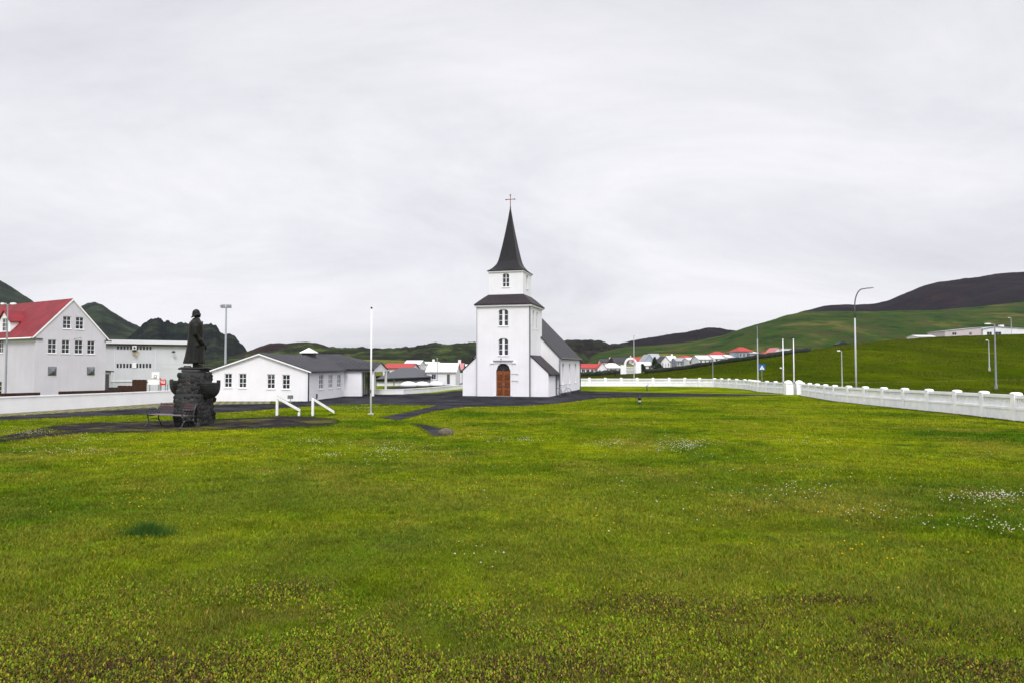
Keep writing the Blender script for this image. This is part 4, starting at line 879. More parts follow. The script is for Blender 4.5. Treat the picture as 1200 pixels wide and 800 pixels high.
stone_block(X0, X1, 0, 2*pd, -.1, sz(436.5), .125, 'stone_block')
stone_block(X0-.10, X1+.05, -.08, 2*pd+.05, -.1, sz(461.5), .12, 'stone_footing')
MB().box(X0+.1, X1-.1, .10, 2*pd-.10, sz(436.3), sz(433.2)).build('top_slab', mat('dark_slab', (.05, .05, .05), .7, .4, 6, .01, 20), st, bevel=.02)
def bow(x0, x1, y0, y1, zt, zb2, s):
    mb = MB(); rows = []
    for k in np.linspace(0, 1, 9):        # from keel to gunwale
        z = zb2+(zt-zb2)*k; wv = (y1-y0)/2*(.45+.55*math.sin(k*PI/2)); ext = (x1-x0)*(1-(1-k)**4*.38)
        c = (y0+y1)/2; xin, xo = (x0, x0+ext) if s > 0 else (x1, x1-ext)
        rows.append([(xin, c-wv, z), (xin+(xo-xin)*.6, c-wv*.92, z), (xo, c-wv*.35, z), (xo, c+wv*.35, z), (xin+(xo-xin)*.6, c+wv*.92, z), (xin, c+wv, z)])
    mb.loft(rows); 
    return mb.build('boat_bow', hull, st, bevel=.01)
bow(X1-.1, sxd(256.5, .5), .12, .98, sz(448.5), sz(467), 1); MB().box(sxd(254.6, .5), sxd(257.4, .5), .48, .62, sz(451), sz(445.6)).build('stem_post', hull, st)
bow(sxd(200.5, .5), X0+.1, .12, .98, sz(446), sz(464), -1); MB().box(sxd(199.8, .5), sxd(202, .5), .48, .62, sz(449), sz(444.6)).build('stem_post', hull, st)
mb = MB(); x0, x1, z0, z1 = sx_(210.5), sx_(218.5), sz(433), sz(428.4); yy = .25
mb.box(x0, x1, yy, yy+.04, z1-.03, z1); mb.box(x0, x0+.03, yy, yy+.04, z0, z1-.03); mb.box(x1-.03, x1, yy, yy+.04, z0, z1-.03); fr_ = mb.build('plaque_frame', hull, st); MB().box(x0+.03, x1-.03, yy+.01, yy+.03, z0+.02, z1-.03).build('plaque', mat('plaque_light', (.5, .5, .52), .6), fr_)
# the fisherman: coat, head, sou'wester, boots
fz = sz(433.1); fx = sxd(229.0, pd); HT = sz(361)-fz
stt = thing('statue', "dark bronze statue of a standing fisherman in a long oilskin coat and sou'wester hat", 'statue', (sp_.x+fx, sp_.y+pd, sp_.z+fz), math.radians(28))
k_ = HT/2.0      # model the figure 2.0 units tall, facing +x
def S3(p): return (p[0]*k_, p[1]*k_, p[2]*k_)
fb = MB()
fb.add([S3(v) for v in []], [])
base = MB(); base.loft([[S3((.50*math.cos(a)*(1+.1*math.sin(3*a)), .42*math.sin(a), z)) for a in np.linspace(0, 2*PI, 17)[:-1]] for z in (0, .05)]+[[S3((.42*math.cos(a), .34*math.sin(a), .09)) for a in np.linspace(0, 2*PI, 17)[:-1]]])
base.build('statue_base', bronze, stt, True)
body = MB()
for s in (-1, 1):     # legs and boots
    body.tube([S3((.0, s*.11, .85)), S3((.01, s*.12, .48)), S3((.0, s*.12, .10))], [.10*k_, .085*k_, .075*k_], 12)
    body.tube([S3((-.06, s*.13, .12)), S3((.10, s*.15, .11)), S3((.22, s*.17, .10))], [.075*k_, .07*k_, .045*k_], 10)
body.lathe([(.15*k_, .8*k_), (.17*k_, 1.0*k_), (.15*k_, 1.2*k_), (.20*k_, 1.45*k_), (.20*k_, 1.58*k_), (.10*k_, 1.66*k_), (.07*k_, 1.68*k_), (.065*k_, 1.76*k_)], 16, squash=(.8, 1.1))
# head with brow, nose, beard, chin
body.blob(S3((.02, 0, 1.83)), .105*k_, 3, 0, (1.05, .85, 1.15)); body.blob(S3((.128, 0, 1.825)), .026*k_, 2, 0, (1, .7, 1.5)); body.blob(S3((.09, 0, 1.765)), .055*k_, 2, 0, (1, 1, 1.1)); body.blob(S3((.105, 0, 1.86)), .03*k_, 2, 0, (.6, 2, .5))
for s in (-1, 1): body.blob(S3((.10, s*.036, 1.845)), .014*k_, 1, 0); body.blob(S3((.0, s*.095, 1.82)), .028*k_, 1, 0, (1, .5, 1.5)); body.blob(S3((.0, s*.13, 1.50)), .12*k_, 2, 0)
body.tube([S3((.118, -.03, 1.79)), S3((.13, 0, 1.793)), S3((.118, .03, 1.79))], .010*k_, 5)
# hands: palm and five fingers each, around the rope coil
def hand(mb, w, d, side):
    w = Vector(w); d = Vector(d).normalized(); u = Vector((0, side, 0)); n = d.cross(u).normalized()
    mb.tube([S3(w), S3(w+d*.05), S3(w+d*.09)], [.032*k_, .045*k_, .042*k_], 8, sy=.6)
    for i, (o, ln) in enumerate(((-.032, .075), (-.011, .085), (.011, .08), (.031, .062))):
        a = w+d*.085+u*o; mb.tube([S3(a), S3(a+d*ln*.5-n*.008), S3(a+d*ln*.8-n*.035)], [.0115*k_, .011*k_, .009*k_], 6)
    a = w+d*.03-u*.04; mb.tube([S3(a), S3(a+d*.04-u*.02-n*.01), S3(a+d*.07-u*.015-n*.03)], [.013*k_, .012*k_, .010*k_], 6)
hand(body, (.22, -.17, .83), (.5, .2, -.35), 1); hand(body, (.20, .20, .80), (.45, -.25, -.45), -1)
body.build('figure', bronze, stt, remesh=.011*k_)
coat = MB(); rings = []
for z, rx, ry, cx_ in ((.20, .285, .30, -.035), (.24, .29, .31, -.03), (.45, .262, .285, -.02), (.7, .235, .262, -.015), (.95, .215, .245, -.005), (1.1, .205, .24, .0), (1.3, .205, .255, .0), (1.45, .20, .265, .0), (1.54, .185, .25, .0), (1.61, .14, .19, .0), (1.67, .10, .12, .01), (1.70, .095, .105, .015)):
    rg_ = []
    for i in range(48):
        a = 2*PI*i/48; f = 1+(.055*math.sin(7*a+z*1.5)+.03*math.sin(13*a-z*2))*max(0, 1.3-z)/1.1
        rg_.append(S3((cx_+rx*1.12*math.cos(a)*f, ry*1.08*math.sin(a)*f, z)))
    rings.append(rg_)
coat.loft(rings)
for s in (-1, 1):   # sleeves, elbows bent so the hands meet in front
    coat.tube([S3((0, s*.20, 1.55)), S3((-.02, s*.27, 1.42)), S3((-.02, s*.295, 1.15)), S3((.10, s*.26, .98)), S3((.23, s*.18, .84))], [.085*k_, .095*k_, .085*k_, .078*k_, .075*k_], 14)
    coat.blob(S3((.03, s*.27, .80)), .09*k_, 2, 0, (.9, .25, .8))
coat.tube([S3((.205, 0, 1.62)), S3((.225, 0, 1.2)), S3((.24, 0, .8)), S3((.26, 0, .24))], .014*k_, 6)
for z in (1.0, 1.2, 1.4): coat.blob(S3((.218, .02, z)), .016*k_, 1, 0)
coat.build('coat', bronze, stt, remesh=.014*k_)
hat = MB(); rings = []
for z, r0 in ((1.80, .150), (1.815, .142), (1.84, .118), (1.875, .112), (1.91, .106), (1.95, .088), (1.985, .055), (2.0, .02)):
    rg_ = []
    for i in range(28):
        a = 2*PI*i/28; bk_ = max(0, -math.cos(a)); low = (1.92-z)*1.5*bk_ if z < 1.85 else 0
        rg_.append(S3((.01+r0*math.cos(a)*(1+.15*bk_), r0*.9*math.sin(a), z-low*.6)))
    rings.append(rg_)
hat.loft(rings); hat.build('souwester', bronze, stt, remesh=.012*k_)
rope = MB()
for j in range(3):
    rope.tube([S3((.30+.012*j, .0+.13*math.cos(a), .74+.10*math.sin(a)+.014*j)) for a in np.linspace(0, 2*PI, 21)], .014*k_, 6, cap=False)
tag(rope.build('rope_coil', bronze, stt))

# ------------------------------------------------------------------ bench
bl = ground(172.5, 499.2); br = ground(213.5, 501.2)
bc = (bl+br)/2; brz = math.atan2(br.y-bl.y, br.x-bl.x); bw = (br-bl).length
bn = thing('park_bench', 'dark slatted bench with ornate cast-iron arms before the statue', 'bench', (bc.x, bc.y, Hs(bc.x, bc.y)+.012), brz)
hb = bw/2
for s in (-1, 1):
    x = s*hb; e_ = MB()
    e_.tube([(x, -.04, 0), (x, .0, .10), (x, .055, .22), (x, .02, .34), (x, .0, .42), (x, -.015, .52), (x, .03, .62), (x, .10, .66)], [.035, .022, .020, .022, .03, .022, .024, .028], 8)       # front leg scroll up to arm
    e_.tube([(x, .10, .66), (x, .28, .62), (x, .42, .64), (x, .50, .72)], .02, 8)                                                                                      # arm
    e_.tube([(x, .60, 0), (x, .54, .12), (x, .47, .26), (x, .46, .42), (x, .50, .60), (x, .57, .86)], [.035, .022, .022, .025, .024, .02], 8)                              # back leg
    e_.tube([(x, .0, .41), (x, .23, .39), (x, .46, .41)], .02, 8); e_.tube([(x, .03, .20), (x, .14, .26), (x, .27, .28), (x, .40, .26), (x, .52, .18)], .016, 8)
    for cy_, cz_, r_ in ((.16, .53, .06), (.30, .51, .05), (.40, .53, .045)): e_.tube([(x, cy_+r_*math.cos(a), cz_+r_*math.sin(a)) for a in np.linspace(0, 2*PI, 13)], .011, 6, cap=False)
    e_.blob((x, .04, .66), .038, 2, 0); e_.blob((x, -.05, .02), .045, 2, 0, (1, 1.3, .6)); e_.blob((x, .61, .02), .045, 2, 0, (1, 1.3, .6))
    e_.build('arm_frame', iron, bn, True)
se = MB()
for i in range(5): y = .0+i*.093; se.box(-hb+.02, hb-.02, y, y+.07, .425, .45)
se.build('seat', mat('seat_slats', (.16, .12, .13), .5, .3, 10), bn, bevel=.006)
bk2 = MB()
for i in range(3):
    z = .60+i*.085; y = .49+(z-.6)*.27; bk2.add([(-hb+.02, y-.012, z), (hb-.02, y-.012, z), (hb-.02, y+.010, z+.072), (-hb+.02, y+.010, z+.072), (-hb+.02, y+.016, z), (hb-.02, y+.016, z), (hb-.02, y+.036, z+.072), (-hb+.02, y+.036, z+.072)], [(0, 1, 2, 3), (7, 6, 5, 4), (0, 4, 5, 1), (1, 5, 6, 2), (2, 6, 7, 3), (3, 7, 4, 0)])
bk2.build('backrest', benchwood, bn)

# ------------------------------------------------------------------ flagpoles, handrails, small signs
def flagpole(label, px, pyb, pyt, r=.046, group=None, Y=None, knob=black):
    p = ground(px, pyb) if Y is None else foot(px, Y); top = at(px, pyt, p.y).z-p.z
    t_ = thing('flagpole', label, 'flagpole', p, group=group)
    MB().tube([(0, 0, -.2), (0, 0, top*.5), (0, 0, top-.05)], [r, r*.95, r*.6], 12).build('pole', white2, t_, True); MB().lathe([(r*.7, top-.05), (r*1.1, top), (r*1.1, top+.03), (0.005, top+.06)], 12).build('finial', knob, t_, True)
    MB().tube([(0, 0, -.1), (0, 0, .07)], .16, 14).build('footing', mat('pale_concrete', (.45, .44, .42), .9, .2, 6), t_); MB().box(-.02, .02, -r-.04, -r+.01, 1.1, 1.25).build('cleat', black, t_)
    return t_
flagpole('tall white flagpole on the lawn in front of the hall porch', 434.5, 485.6, 361)
flagpole('white flagpole just left of the fence gate', 918.3, 461.5, 397.5, .06, 'flagpoles at the fence gate', knob=white2); flagpole('white flagpole standing in the fence gate opening', 930.7, 461.8, 397.5, .06, 'flagpoles at the fence gate', knob=white2)
railpaint = mat('rail_paint', (.80, .80, .80), .5, .1, 5)
def handrail(label, a, b, ta, tb, end):
    p = ground(*a); q = ground(*b); t_ = thing('handrail', label, 'handrail', p, group='sloping handrails beside the gravel'); z1 = at(a[0], ta, p.y).z-p.z
    d = q-p; z2 = at(b[0], tb, q.y).z-p.z
    r = .062
    MB().cbox((0, 0, z1/2-.1), (.11, .11, z1+.2)).build('post', railpaint, t_, bevel=.015)
    if end: MB().cbox((d.x, d.y, (z2+d.z)/2-.1), (.10, .10, z2-d.z+.15)).build('post', railpaint, t_, bevel=.015)
    mb = MB(); u = Vector((d.x, d.y, z2-z1)); n = Vector((0, 0, 1)); s_ = Vector((0, 1, 0)); hh = .05
    A_ = Vector((-.05, 0, z1)); B_ = A_+u*1.0+Vector((.1, 0, 0)); rg0 = [A_+s_*hh, A_-s_*hh, A_-s_*hh+n*.13, A_+s_*hh+n*.13]; rg1 = [v+(B_-A_) for v in rg0]; mb.loft([rg0, rg1]).build('sloping_rail', railpaint, t_, bevel=.01)
    MB().tube([A_+n*.13+Vector((.02, 0, 0)), B_+n*.15], .012, 5).build('rail_cap', pipe, t_)
handrail('left of the two sloping white handrails, with posts at both ends', (324.6, 487.2), (350.4, 487.6), 466.5, 482, True)
handrail('right of the two sloping white handrails, ending low in the grass', (366.4, 487.2), (390.5, 485.8), 467.5, 484, False)
def small_sign(label, px, pyb, x0, x1, y0, y1, m, Y=None):
    p = ground(px, pyb); t_ = thing('small_sign', label, 'sign', p); k = p.y/F; zc = (pyb-y1)*k; zt_ = (pyb-y0)*k; xa, xb = (x0-px)*k, (x1-px)*k
    MB().tube([(0, 0, -.1), (0, 0, zc+.02)], .03, 6).build('post', galv, t_); MB().box(xa, xb, -.04, 0-.01, zc, zt_).build('board', m, t_, bevel=.01); return t_
small_sign('small grey board on a short post near the hall corner', 340.5, 472, 337, 343.6, 462.6, 466.8, mat('grey_board', (.16, .16, .16), .6, .3, 8)); small_sign('narrow dark marker post behind the right handrail', 371.2, 470, 370.2, 372.4, 461, 466.3, mat('dark_board', (.07, .07, .07), .6))
# black lawn lantern and small fixture near the fence
p = ground(749.5, 473.3); k = p.y/F; t_ = thing('garden_lantern', 'small black lantern with pale foot standing on the lawn', 'lantern', p)
MB().lathe([(.06, 0), (.11, .02), (.11, .09), (.04, .14)], 12).build('foot', black, t_, True); MB().lathe([(.075, .14), (.10, .17), (.10, .25), (.07, .27)], 12).build('collar', galvl, t_, True)
MB().lathe([(.07, .272), (.12, .31), (.12, .48), (.03, .56)], 12).build('head', black, t_, True)
p = ground(758.2, 457.8); t_ = thing('lawn_sprinkler_post', 'small grey fixture on a thin post in front of the far fence', 'fixture', p); MB().tube([(0, 0, -.1), (0, 0, .4)], .05, 6).build('post', black, t_); MB().blob((.03, 0, .52), .16, 2, .05, (.9, .7, 1.1)).build('head', galv, t_); MB().tube([(.05, 0, .62), (.16, 0, .82)], .04, 6).build('spout', galv, t_)
# stone at the end of the dark wedge
p = ground(522.5, 509); tag(MB().blob((p.x, p.y, p.z+.06), .22, 3, .05, (1.2, .9, .7)).build('stone', mat('brown_stone', (.12, .095, .07), .9, .5, 6, .02, 12), None, True), 'round brown stone lying at the tip of the dark path patch', 'stone')

# ------------------------------------------------------------------ white balustrade fence
def fence(label, pts, spacing, h, group, sl0=.70, pmul=1.0):
    t_ = thing('balustrade_fence', label, 'fence', (0, 0, 0), group=group)
    P = []; seg = [Vector(p) for p in pts]; tot = sum((b-a).length for a, b in zip(seg[:-1], seg[1:])); n = max(1, round(tot/spacing)); want = [tot*i/n for i in range(n+1)]
    acc = 0; k = 0
    for a, b in zip(seg[:-1], seg[1:]):
        l_ = (b-a).length
        while k <= n and want[k] <= acc+l_+1e-6: P.append(a.lerp(b, (want[k]-acc)/l_)); k += 1
        acc += l_
    Zp = [Hs(p.x, p.y) for p in P]
    pw = .165*pmul
    for i, (p, z) in enumerate(zip(P, Zp)):
        d = (P[min(i+1, len(P)-1)]-P[max(i-1, 0)]).normalized(); nn_ = Vector((-d.y, d.x)); mb = MB()
        def sqr(r, zz_): return [(p.x+a*d.x*r+b*nn_.x*r, p.y+a*d.y*r+b*nn_.y*r, zz_) for a, b in ((-1, -1), (1, -1), (1, 1), (-1, 1))]
        mb.loft([sqr(pw, z-.3), sqr(pw, z+h+.0)]); mb.loft([sqr(pw+.008, z+h+.003), sqr(pw+.012, z+h+.05), sqr(pw-.02, z+h+.10), sqr(pw-.09, z+h+.12)]); mb.build('post', fencewhite, t_, bevel=.012)
    for i in range(len(P)-1):
        a, b = P[i], P[i+1]; za, zb3 = Zp[i], Zp[i+1]; d = (b-a).normalized(); nn_ = Vector((-d.y, d.x)); a2 = a+d*(pw+.002); b2 = b-d*(pw+.002); l_ = (b2-a2).length
        mb = MB()
        def bar(z0, z1, th, s0=0, s1=1):
            A_ = a2.lerp(b2, s0); B_ = a2.lerp(b2, s1); ya, yb_ = za+(zb3-za)*s0, za+(zb3-za)*s1
            mb.loft([[(A_.x-nn_.x*th, A_.y-nn_.y*th, ya+z0), (A_.x+nn_.x*th, A_.y+nn_.y*th, ya+z0), (A_.x+nn_.x*th, A_.y+nn_.y*th, ya+z1), (A_.x-nn_.x*th, A_.y-nn_.y*th, ya+z1)], [(B_.x-nn_.x*th, B_.y-nn_.y*th, yb_+z0), (B_.x+nn_.x*th, B_.y+nn_.y*th, yb_+z0), (B_.x+nn_.x*th, B_.y+nn_.y*th, yb_+z1), (B_.x-nn_.x*th, B_.y-nn_.y*th, yb_+z1)]])
        bar(-.3, h*.44, .10); bar(h*.44+.002, h*.52, .125)
        bar(h*.88, h*1.0, .11); bar(h*.522, h*sl0, .05)
        nb = max(2, int(l_/.145))
        for j in range(nb):
            c = (j+.5)/nb; hw = .050/l_; bar(h*sl0+.001, h*.879, .045, c-hw, c+hw)
        mb.build('panel', fencewhite, t_)
    return t_
def gxy(px, py): q = ground(px, py); return (q.x, q.y)
nearF = [(19.2, 12.0), gxy(1200, 494.3), gxy(1123, 485), gxy(1040, 476.5), gxy(980, 470), gxy(941, 463.5)]
farF = [gxy(920, 461), gxy(889, 458.6), (29.0, 84), (27.8, 94), (24, 97.5), (19.4, 98), (9.7, 98), (2, 98.5)]
fence('long near run of white balustrade fence right of the gate', nearF, 2.9, 1.12, 'white balustrade fences round the churchyard')
fence('far run of white balustrade fence from the gate to behind the church', farF, 2.25, 1.12, 'white balustrade fences round the churchyard', .55)
for px, lab in ((924, 'left rounded white gate pillar'), (936.5, 'right rounded white gate pillar')):
    p = ground(px, 461.8); t_ = thing('gate_pillar', lab+' of the fence opening', 'gate pillar', p, group='gate pillars'); r_ = .36
    MB().loft([[(-r_, -r_, -.3), (r_, -r_, -.3), (r_, r_, -.3), (-r_, r_, -.3)], [(-r_, -r_, 1.0), (r_, -r_, 1.0), (r_, r_, 1.0), (-r_, r_, 1.0)]]).build('shaft', fencewhite, t_, bevel=.03)
    MB().lathe([(r_*1.0, 1.003), (r_*1.12, 1.06), (r_*1.08, 1.16), (r_*.85, 1.28), (r_*.5, 1.36), (.02, 1.39)], 18).build('cap', fencewhite, t_, True)
ga_ = ground(928, 461.8); gb_ = ground(933.5, 461.8)
t_ = thing('iron_gate', 'low white metal gate between the two rounded pillars', 'gate', ga_); dd_ = gb_-ga_; mb = MB()
for z in (.15, .5, .95): mb.tube([(0, .05, z), (dd_.x, .05, z)], .025, 6)
for k in np.linspace(0, 1, 6): mb.tube([(dd_.x*k, .05, .1), (dd_.x*k, .05, 1.0)], .015, 6)
mb.build('gate_bars', fencewhite, t_)

# ------------------------------------------------------------------ lamps and signs right
p = foot(1002.3, 62); t_ = thing('street_lamp', 'tall curved street lamp arching to the right behind the fence', 'street lamp', p, group='street lamps beyond the fence'); k = 62/F; top = at(1002, 337.5, 62).z-p.z
MB().tube([(0, 0, -.3), (0, 0, top*.25), (0, 0, top*.72)], [.085, .075, .065], 12).build('pole', galvl, t_, True)
mb = MB(); pts = [(0, 0, top*.72)]+[(.75-.75*math.cos(a), 0, top*.82+(top*.17)*math.sin(a)) for a in np.linspace(0, PI/2*.9, 10)]+[(1.2, 0, top-.02)]; mb.tube(pts, [.065]+[.055]*10+[.045], 10).build('curved_arm', mat('arm_steel', (.10, .10, .11), .5, .1, 3), t_, True)
MB().loft([[(1.1, -.07, top-.06), (1.1, .07, top-.06), (1.1, .07, top+.03), (1.1, -.07, top+.03)], [(1.4, -.13, top-.07), (1.4, .13, top-.07), (1.4, .13, top+.06), (1.4, -.13, top+.06)], [(1.75, -.08, top-.01), (1.75, .08, top-.01), (1.75, .08, top+.05), (1.75, -.08, top+.05)]]).build('lamp_head', galv, t_, bevel=.015)
MB().tube([(0, 0, -.1), (0, 0, .5)], .13, 12).build('base', galv, t_)
lg = 'street lamps beyond the fence'
lamp_post('street_lamp', 'short grey street lamp left of the tall curved lamp', 986, 78, 411.5, (-.35,), .07, galvl, group=lg)
lamp_post('street_lamp', 'grey street lamp in front of the white hilltop building', 1166, 83, 380, (-.85,), .11, galv, group=lg)
lamp_post('street_lamp', 'shorter lamp post left of the one before the hilltop building', 1158.6, 112, 399, (-.3,), .10, galvl, group=lg)
lamp_post('street_lamp', 'thin lamp rising behind the hilltop building', 1185.5, 214, 372.5, (-.6,), .10, galvl, group=lg)
lamp_post('street_lamp', 'thin tall lamp post beside the cemetery arch', 742.8, 112, 393, (.5,), .09, galvl, group=lg)
lamp_post('street_lamp', 'small faint lamp post before the far white houses', 835, 102, 421, (.25,), .07, galv, group=lg)
lamp_post('street_lamp', 'stub of a lamp post close left of the left gate flagpole', 916.5, 80, 431.5, (-.2,), .07, galv, group=lg)
p = foot(887.6, 86); t_ = thing('metal_pole', 'plain pale pole behind the fence beside the crossing sign', 'pole', p); MB().tube([(0, 0, -.3), (0, 0, at(0, 397, 86).z-p.z)], [.09, .07], 10).build('lower_pole', galvl, t_); MB().tube([(0, 0, at(0, 397, 86).z-p.z), (0, 0, at(0, 382, 86).z-p.z)], .04, 8).build('upper_pole', galv, t_)
p = foot(892.6, 84); t_ = thing('crossing_sign', 'square blue pedestrian crossing sign with white triangle', 'road sign', p); k = 84/F; zc = at(892, 430, 84).z-p.z
MB().tube([(0, .06, -.3), (0, .06, zc+.2)], .035, 8).build('post', galv, t_); MB().box(-.38, .38, -.0, .03, zc-.36, zc+.36).build('sign_face', mat('sign_blue', (.02, .10, .36), .4, .05), t_)
MB().slab([(-.3, -.006, zc-.27), (.3, -.006, zc-.27), (0, -.006, zc+.27)], .004, up=(0, -1, 0)).build('triangle', white2, t_)
mb = MB(); fg = mat('sign_figure_green', (.25, .34, .05), .6); mb.tube([(.0, -.02, zc+.03), (-.01, -.02, zc-.1)], .035, 5); mb.tube([(-.01, -.02, zc-.1), (-.08, -.02, zc-.24)], .02, 5); mb.tube([(-.01, -.02, zc-.1), (.07, -.02, zc-.24)], .02, 5); mb.blob((.01, -.02, zc+.08), .035, 1, 0); mb.build('walking_figure', fg, t_)

# ------------------------------------------------------------------ cemetery gate, hedges, person
ap = foot(739, 190); k = ap.y/F; ag = thing('cemetery_gate', 'white arched cemetery gateway with flanking walls and low gate', 'gateway', ap)
mb = MB(); ro, ri = 7.7*k, 5.6*k; zs = at(739, 427, 190).z-ap.z
ou = [(ro*math.cos(a), zs+ro*math.sin(a)*1.12) for a in np.linspace(0, PI, 21)]; inn = [(ri*math.cos(a), zs+ri*math.sin(a)*1.12) for a in np.linspace(0, PI, 21)]
for (a, b), (c, d) in zip(zip(ou[:-1], ou[1:]), zip(inn[:-1], inn[1:])):
    mb.loft([[(a[0], -.25, a[1]), (b[0], -.25, b[1]), (d[0], -.25, d[1]), (c[0], -.25, c[1])], [(a[0], .25, a[1]), (b[0], .25, b[1]), (d[0], .25, d[1]), (c[0], .25, c[1])]])
mb.build('arch', white2, ag)
for s in (-1, 1): MB().box(*sorted((s*ri, s*ro)), -.27, .27, -.4, zs-.003).build('pier', white2, ag); MB().box(*sorted((s*(ro+.003), s*(ro+4.2*k))), -.2, .2, -.4, zs-.1).build('side_wall', white2, ag)
mb = MB(); 
for x in np.linspace(-ri+.1, ri-.1, 15): mb.tube([(x, 0, 0), (x, 0, zs*.8)], .04, 5)
for z in (.2, zs*.45, zs*.75): mb.tube([(-ri, 0, z), (ri, 0, z)], .05, 5)
mb.build('gate_bars', fencewhite, ag); MB().tube([(0, 0, zs+ro*1.12), (0, 0, zs+ro*1.12+.5)], .06, 6).box(-.2, .2, -.05, .05, zs+ro*1.12+.25, zs+ro*1.12+.34).build('cross', white2, ag)
def hedge_run(label, pts, h, th, seed, group):
    rs = random.Random(seed); mb = MB(); P = []
    for a, b in zip(pts[:-1], pts[1:]):
        a, b = Vector(a), Vector(b); n_ = max(2, int((b-a).length/.9))
        for i in range(n_): P.append(a.lerp(b, i/n_))
    rings = []
    for i, p in enumerate(P):
        d = (P[min(i+1, len(P)-1)]-P[max(i-1, 0)]).normalized(); n = Vector((d.y, -d.x)); z = Hs(p.x, p.y); hh = h*rs.uniform(.85, 1.15)
        rings.append([(p.x+n.x*a*th, p.y+n.y*a*th, z+zz_*hh*(1-.45*i/len(P)*(len(P) > 60))-(.3 if zz_ == 0 else 0)) for a, zz_ in ((.5, 0), (.6, .4), (.5, .85), (.15, 1.0), (-.2, 1.02), (-.5, .8), (-.6, .4), (-.5, 0))])
    mb.loft(rings); return tag(mb.build('hedge', hedgem, None, True), label, 'hedge', group)
def gl(px, py): q = ground(px, py); return (q.x, q.y)
hedge_run('dark hedge left of the white cemetery arch', [gl(676, 441.2), gl(700, 440), gl(726, 437.8)], 1.25, 1.2, 1, 'hedges along the cemetery')
cl = []
for px in range(757, 950, 8):
    u = (px-600)/F; D = float(np.interp(u, DU, DD))-3; cl.append((u*D, D))
hedge_run('long dark hedge climbing right along the cemetery edge', cl, 1.0, 1.3, 2, 'hedges along the cemetery')
# person walking by the cemetery path
def person(label, loc, rz, h=1.75):
    t_ = thing('person', label, 'person', loc, rz); k = h/1.75; b = MB()
    for s, fwd in ((-1, .12), (1, -.12)):
        b.tube([(0, s*.09, .9*k), (fwd*.5, s*.09, .48*k), (fwd, s*.09, .06*k)], [.085, .06, .045], 8); b.tube([(fwd-.03, s*.09, .04), (fwd+.17, s*.09, .03)], [.045, .035], 6)
        b.tube([(0, s*.2, 1.42*k), (-fwd*.4, s*.25, 1.15*k), (-fwd*.8+.06, s*.24, .9*k), (-fwd*.8+.08, s*.24, .80*k)], [.055, .045, .035, .03], 8)
    b.lathe([(.13, .85*k), (.17, .95*k), (.14, 1.12*k), (.19, 1.35*k), (.19, 1.43*k), (.07, 1.49*k), (.055, 1.55*k)], 12, squash=(.65, 1.05)); b.blob((.02, 0, 1.63*k), .10, 2, 0, (1, .85, 1.2)); b.blob((.12, 0, 1.62*k), .02, 1, 0)
    b.build('body', mat('skin', (.45, .28, .2), .6), t_, remesh=.025)
    c = MB(); c.lathe([(.20, .6*k), (.21, .8*k), (.19, 1.0*k), (.17, 1.15*k), (.215, 1.36*k), (.215, 1.44*k), (.09, 1.50*k)], 14, squash=(.72, 1.1))
    for s, fwd in ((-1, .12), (1, -.12)): c.tube([(0, s*.19, 1.43*k), (-fwd*.4, s*.26, 1.15*k), (-fwd*.8+.06, s*.25, .9*k)], [.075, .065, .055], 8); c.tube([(0, s*.09, .9*k), (fwd*.5, s*.09, .48*k), (fwd, s*.09, .10*k)], [.10, .08, .065], 8)
    c.build('dark_coat', mat('dark_cloth', (.015, .016, .02), .9), t_, remesh=.03); MB().blob((-.01, 0, 1.67*k), .108, 2, 0, (1, .9, 1.05)).build('hair', mat('hair_brown', (.05, .03, .02), .8), t_, True)
p = ground(721.2, 441.8); person('person in dark clothes walking on the cemetery path', p, math.radians(60))

